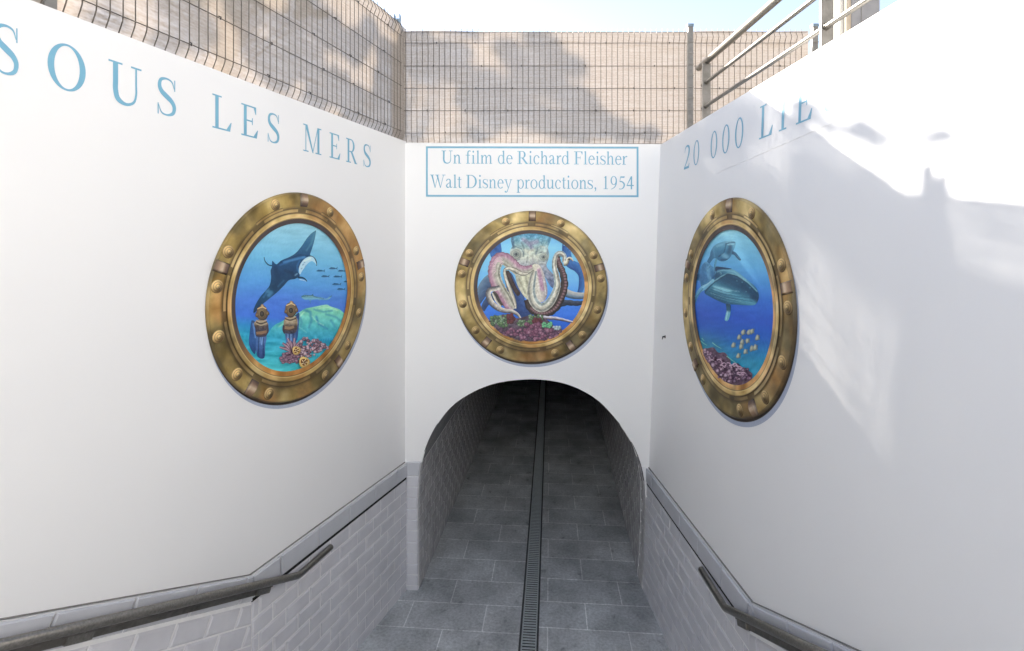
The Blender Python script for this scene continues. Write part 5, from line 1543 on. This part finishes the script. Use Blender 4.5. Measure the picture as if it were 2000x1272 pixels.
BY = D + .07
bf = thing('mesh_fence', 'wire mesh fence with beige cloth standing across the end wall', 'fence', (0.8, BY, ZTOP), 'mesh fences with beige windbreak cloth around the cutting')
ox = frontal(788, 279, BY).x
zb = frontal(1000, 280, BY).z
xpost = frontal(1347.5, 100, BY).x - ox; xend = frontal(1588, 100, BY).x - ox
Hb = frontal(1000, 63, BY).z - zb
ptB = fence(bf, (ox, BY, zb), (1, 0, 0), (0, -1, 0), 0, xend, [], H=Hb, u_panels=[(0.0, xpost - .025), (xpost + .03, xend - .05)])
for u in (xpost, xend + .012):
    mb = MB(); hh = Hb + (.05 if u == xpost else .05)
    q = ptB(u, hh / 2 - .15, .0)
    mb.obox(q, (.023, 0, 0), (0, .018, 0), (0, 0, hh / 2 + .15)); po = mb.build('post', 'post_paint', bf)
    mb = MB()
    mb.obox(ptB(u, hh + .006, .0), (.027, 0, 0), (0, .022, 0), (0, 0, .012)); mb.build('post_cap', 'blue_grey_cap', po)
    mb = MB()
    for z in [.1 + .1 * k for k in range(9)]:
        mb.obox(ptB(u, z, .020), (.026, 0, 0), (0, .003, 0), (0, 0, .004))
    mb.build('post_clips', 'pale_steel', po)
# channel-section corner post rising above the cloth
cpx = frontal(777, 60, BY + .06)
mb = MB(); zt = frontal(777, 31, BY + .06).z
hh = (zt - GZ) / 2; zc = (zt + GZ) / 2
for s in (-1, 1):
    mb.obox((cpx.x + s * .024, cpx.y - .012, zc), (.004, 0, 0), (0, .022, 0), (0, 0, hh))
mb.obox((cpx.x, cpx.y + .004, zc - .012), (.020, 0, 0), (0, .004, 0), (0, 0, hh - .012))
po = mb.build('corner_post', 'blue_grey_cap', bf)
mb = MB(); mb.obox((cpx.x + .014, cpx.y - .03, frontal(777, 55, BY).z), (.036, 0, 0), (0, .008, 0), (0, 0, .010)); mb.build('top_bracket', 'blue_grey_cap', po)

# ------------------------------------------------------------------ what stands at street level beyond
def leafy(name, label, cat, base, trunk_pts, clumps, leaf, dens, group=None):
    o = thing(name, label, cat, base, group)
    mb = MB()
    for pp, r0, r1 in trunk_pts:
        mb.tube(pp, list(np.linspace(r0, r1, len(pp))), 8)
    mb.build('trunk', 'bark', o)
    mb = MB()
    vs = []; fs = []
    for (c, r, *kk) in clumps:
        n = int(dens * r[0] * r[1] * (kk[0] if kk else 1))
        for i in range(n):
            while True:
                d = RNG.uniform(-1, 1, 3)
                if .15 < (d * d).sum() < 1: break
            q = np.array(c) + d * np.array(r)
            a = RNG.normal(size=3); a /= np.linalg.norm(a); b = np.cross(a, RNG.normal(size=3)); b /= np.linalg.norm(b)
            s = leaf * RNG.uniform(.6, 1.3)
            k = len(vs)
            vs += [tuple(q - a * s), tuple(q + b * s * .42), tuple(q + a * s), tuple(q - b * s * .42)]
            fs.append((k, k + 1, k + 2, k + 3))
    mb.add(vs, fs)
    mb.build('foliage', 'leaf', o)
    return o
V3 = lambda *a: Vector(a)
# unseen tree added towards the sun, leaf clumps placed to shade cloths and wall
SH = Vector((-0.84, 1.0, 0.642))
tx, ty = -5.7, 9.4
tr_ = [([V3(tx, ty, GZ), V3(tx + .1, ty, GZ + 2), V3(tx - .1, ty + .1, GZ + 3.6)], .17, .10)]
cl = []
def shade(w, t, r, k=1):
    q = Vector(w) + SH * t
    cl.append((tuple(q), (r * k, r * k, r * .85 * k)) if k == 1 else (tuple(q), (r, r, r * .85), k))
    tr_.append(([V3(tx, ty, GZ + 2.2 + RNG.uniform(0, 1)), (V3(tx, ty, GZ + 3.4) + q) / 2 + V3(-.1, .25, -.25), q], .012, .004))
BP = lambda x, y: frontal(x, y, BY + .02)
for (x, y, r) in ((826, 95, .16), (826, 135, .14), (870, 120, .12), (905, 150, .13), (920, 200, .12), (890, 130, .12), (940, 190, .14), (960, 165, .15), (1000, 105, .13), (1010, 215, .16), (1060, 90, .14), (1065, 160, .17), (1070, 235, .15), (960, 225, .12), (1115, 130, .11), (1130, 200, .16), (1170, 240, .14), (1215, 258, .11), (900, 100, .08), (1030, 160, .13), (930, 262, .08), (1120, 255, .13), (1270, 262, .08), (870, 95, .08)):
    shade(BP(x, y), RNG.uniform(6.0, 7.0), r)
LP = lambda x, y: LEFT.hit(x, y, -.05)
for (x, y, r) in ((770, 120, .16), (757, 205, .10), (690, 90, .15), (640, 60, .15), (660, 170, .15), (600, 120, .15), (560, 60, .13), (545, 140, .13), (600, 20, .14), (500, 100, .10), (480, 20, .12), (380, 60, .11), (350, 10, .11), (320, 90, .07), (210, 40, .07), (720, 60, .12), (620, 190, .11), (690, 220, .13), (400, -60, .14), (200, -60, .12), (725, 240, .09), (748, 150, .12), (735, 228, .10), (762, 250, .08), (766, 222, .10), (700, 190, .10), (752, 100, .12), (766, 180, .12), (767, 262, .11), (752, 215, .12), (738, 190, .11), (755, 160, .11), (742, 255, .09), (778, 240, .08)):
    shade(LP(x, y), RNG.uniform(5.0, 6.2), r)
for (x, y, r) in ((1668, 252, .06), (1684, 258, .065), (1700, 262, .05), (1740, 268, .03), (1795, 270, .04), (1850, 258, .04)):
    shade(RIGHT.hit(x, y), 7.6, r)
for (x, y, r, k) in ((1545, 212, .10, .16), (1568, 222, .11, .22), (1595, 238, .11, .20), (1625, 245, .10, .15), (1760, 345, .09, .10), (1930, 430, .10, .14)):
    shade(RIGHT.hit(x, y), 8.6, r, k)
leafy('shade_tree', 'unseen leafy tree behind the les mers fence, leaves placed for its shade', 'tree', (tx, ty, GZ), tr_, cl, .05, 14000)

# bare tree whose twigs show pale above the fence on the right
def bare_tree(base, height, label):
    o = thing('bare_tree', label, 'tree', tuple(base))
    trunk = MB(); br = MB()
    rnd = random.Random(4)
    def grow(p, d, L, r, lvl):
        q = p + d * L * .5 + V3(rnd.uniform(-.06, .06), rnd.uniform(-.06, .06), 0) * L
        e = p + d * L
        (trunk if lvl == 0 else br).tube([p, q, e], [max(r, .007), max(r * .85, .006), max(r * .62, .0045)], 6 if lvl < 2 else 4, cap=False)
        if lvl >= 5: return
        for k in range(3 if lvl < 4 else 2):
            a = rnd.uniform(0, 6.28); sp = rnd.uniform(.35, .75)
            nd = (d + V3(math.cos(a) * sp, math.sin(a) * sp, rnd.uniform(-.05, .35))).normalized()
            st_ = p + d * L * rnd.uniform(.55, 1.0)
            grow(st_, nd, L * rnd.uniform(.6, .82), r * .55, lvl + 1)
    grow(Vector(base), V3(0, 0, 1), height * .33, .11, 0)
    trunk.build('trunk', 'bark', o); br.build('branches', 'bark', o)
    return o
bare_tree((8.2, 14.5, GZ), 5.6, 'bare leafless tree with fine pale twigs above the fence on the right')

# rendered pillar with a round downpipe beyond the railing: its lit and shaded sides put into the colours
pb = frontal(1690, 40, 6.0)
pil = thing('pillar', 'pale rendered pillar with its shaded front coloured grey beyond the steel railing', 'pillar', (pb.x, 6.0, GZ))
mb = MB()
x0 = frontal(1663, 40, 6.0).x; x1 = frontal(1718, 40, 6.0).x
mb.box(x0, 6.0, GZ, x1, 6.34, GZ + 4.2); mb.build('shaft', 'pillar_shaded_grey', pil)
xw0 = frontal(1641, 40, 6.05).x; xw1 = frontal(1653, 40, 6.05).x
mb = MB(); mb.box(xw0, 6.06, GZ, x0 - .002, 6.30, GZ + 4.2); mb.build('sunlit_return', 'render_white', pil)
mb = MB(); xc = (frontal(1652, 40, 6.0).x + x0) / 2
mb.tube([V3(xc, 6.02, GZ), V3(xc, 6.02, GZ + 4.2)], .036, 16); mb.build('downpipe', 'beige_pipe', pil, smooth=True)
mb = MB(); xs_ = frontal(1683, 40, 5.99).x
mb.box(xs_ - .003, 5.994, GZ + .1, xs_ + .003, 5.9995, GZ + 4.1); mb.build('joint', 'post_paint', pil)

# unseen houses added for light: sunlit facade behind the viewer, sky blocker at right
def added_house(name, label, origin, ex, ey, L, Dp, H, wallm, cols, rows, ww, wh, y0, dy):
    o = thing(name, label, 'added_house', tuple(origin), 'unseen houses added to reflect and block light')
    ex = Vector(ex); ey = Vector(ey); Z = Vector((0, 0, 1)); origin = Vector(origin)
    mb = MB(); mb.obox(origin + ex * L / 2 + ey * Dp / 2 + Z * H / 2, ex * L / 2, ey * Dp / 2, Z * H / 2); mb.build('wall', wallm, o)
    mb = MB()
    a = [origin + Z * H - ex * .3 - ey * .3, origin + ex * (L + .3) + Z * H - ey * .3, origin + ex * (L + .3) + ey * (Dp + .3) + Z * H, origin - ex * .3 + ey * (Dp + .3) + Z * H]
    r0 = origin + ey * Dp / 2 + ex * .6 + Z * (H + 1.8); r1 = origin + ey * Dp / 2 + ex * (L - .6) + Z * (H + 1.8)
    mb.add(a + [r0, r1], [(0, 1, 5, 4), (1, 2, 5), (2, 3, 4, 5), (3, 0, 4), (3, 2, 1, 0)]); mb.build('roof', 'slate', o)
    for i in range(cols):
        for j in range(rows):
            c = origin + ex * (L * (i + .5) / cols) + Z * (y0 + dy * j + wh / 2) - ey * .02
            mb = MB()
            for (sx, sz, hx, hz) in ((0, 1, ww / 2 + .06, .03), (0, -1, ww / 2 + .06, .03), (1, 0, .03, wh / 2), (-1, 0, .03, wh / 2)):
                mb.obox(c + ex * sx * (ww / 2 + .03) + Z * sz * (wh / 2 + .03), ex * hx, ey * .05, Z * hz)
            mb.obox(c, ex * .025, ey * .04, Z * (wh / 2))
            w = mb.build('window', 'render_white', o)
            mb = MB(); mb.obox(c + ey * .012, ex * ww / 2, ey * .012, Z * wh / 2); mb.build('pane', 'window_glass', w)
    return o
added_house('added_house', 'unseen pale grey facade behind the viewer, added to reflect sunlight into the cutting', (-13, -13, GZ), (1, 0, 0), (0, -1, 0), 27, 8, 9.5, 'bounce_facade', 7, 3, 1.1, 1.5, .9, 2.9)
added_house('added_house', 'unseen dark building on the railing side, added to block low sky light', (4.9, -11, GZ), (0, 1, 0), (1, 0, 0), 14.5, 7, 8.5, 'dark_brick', 4, 3, 1.0, 1.4, .9, 2.7)
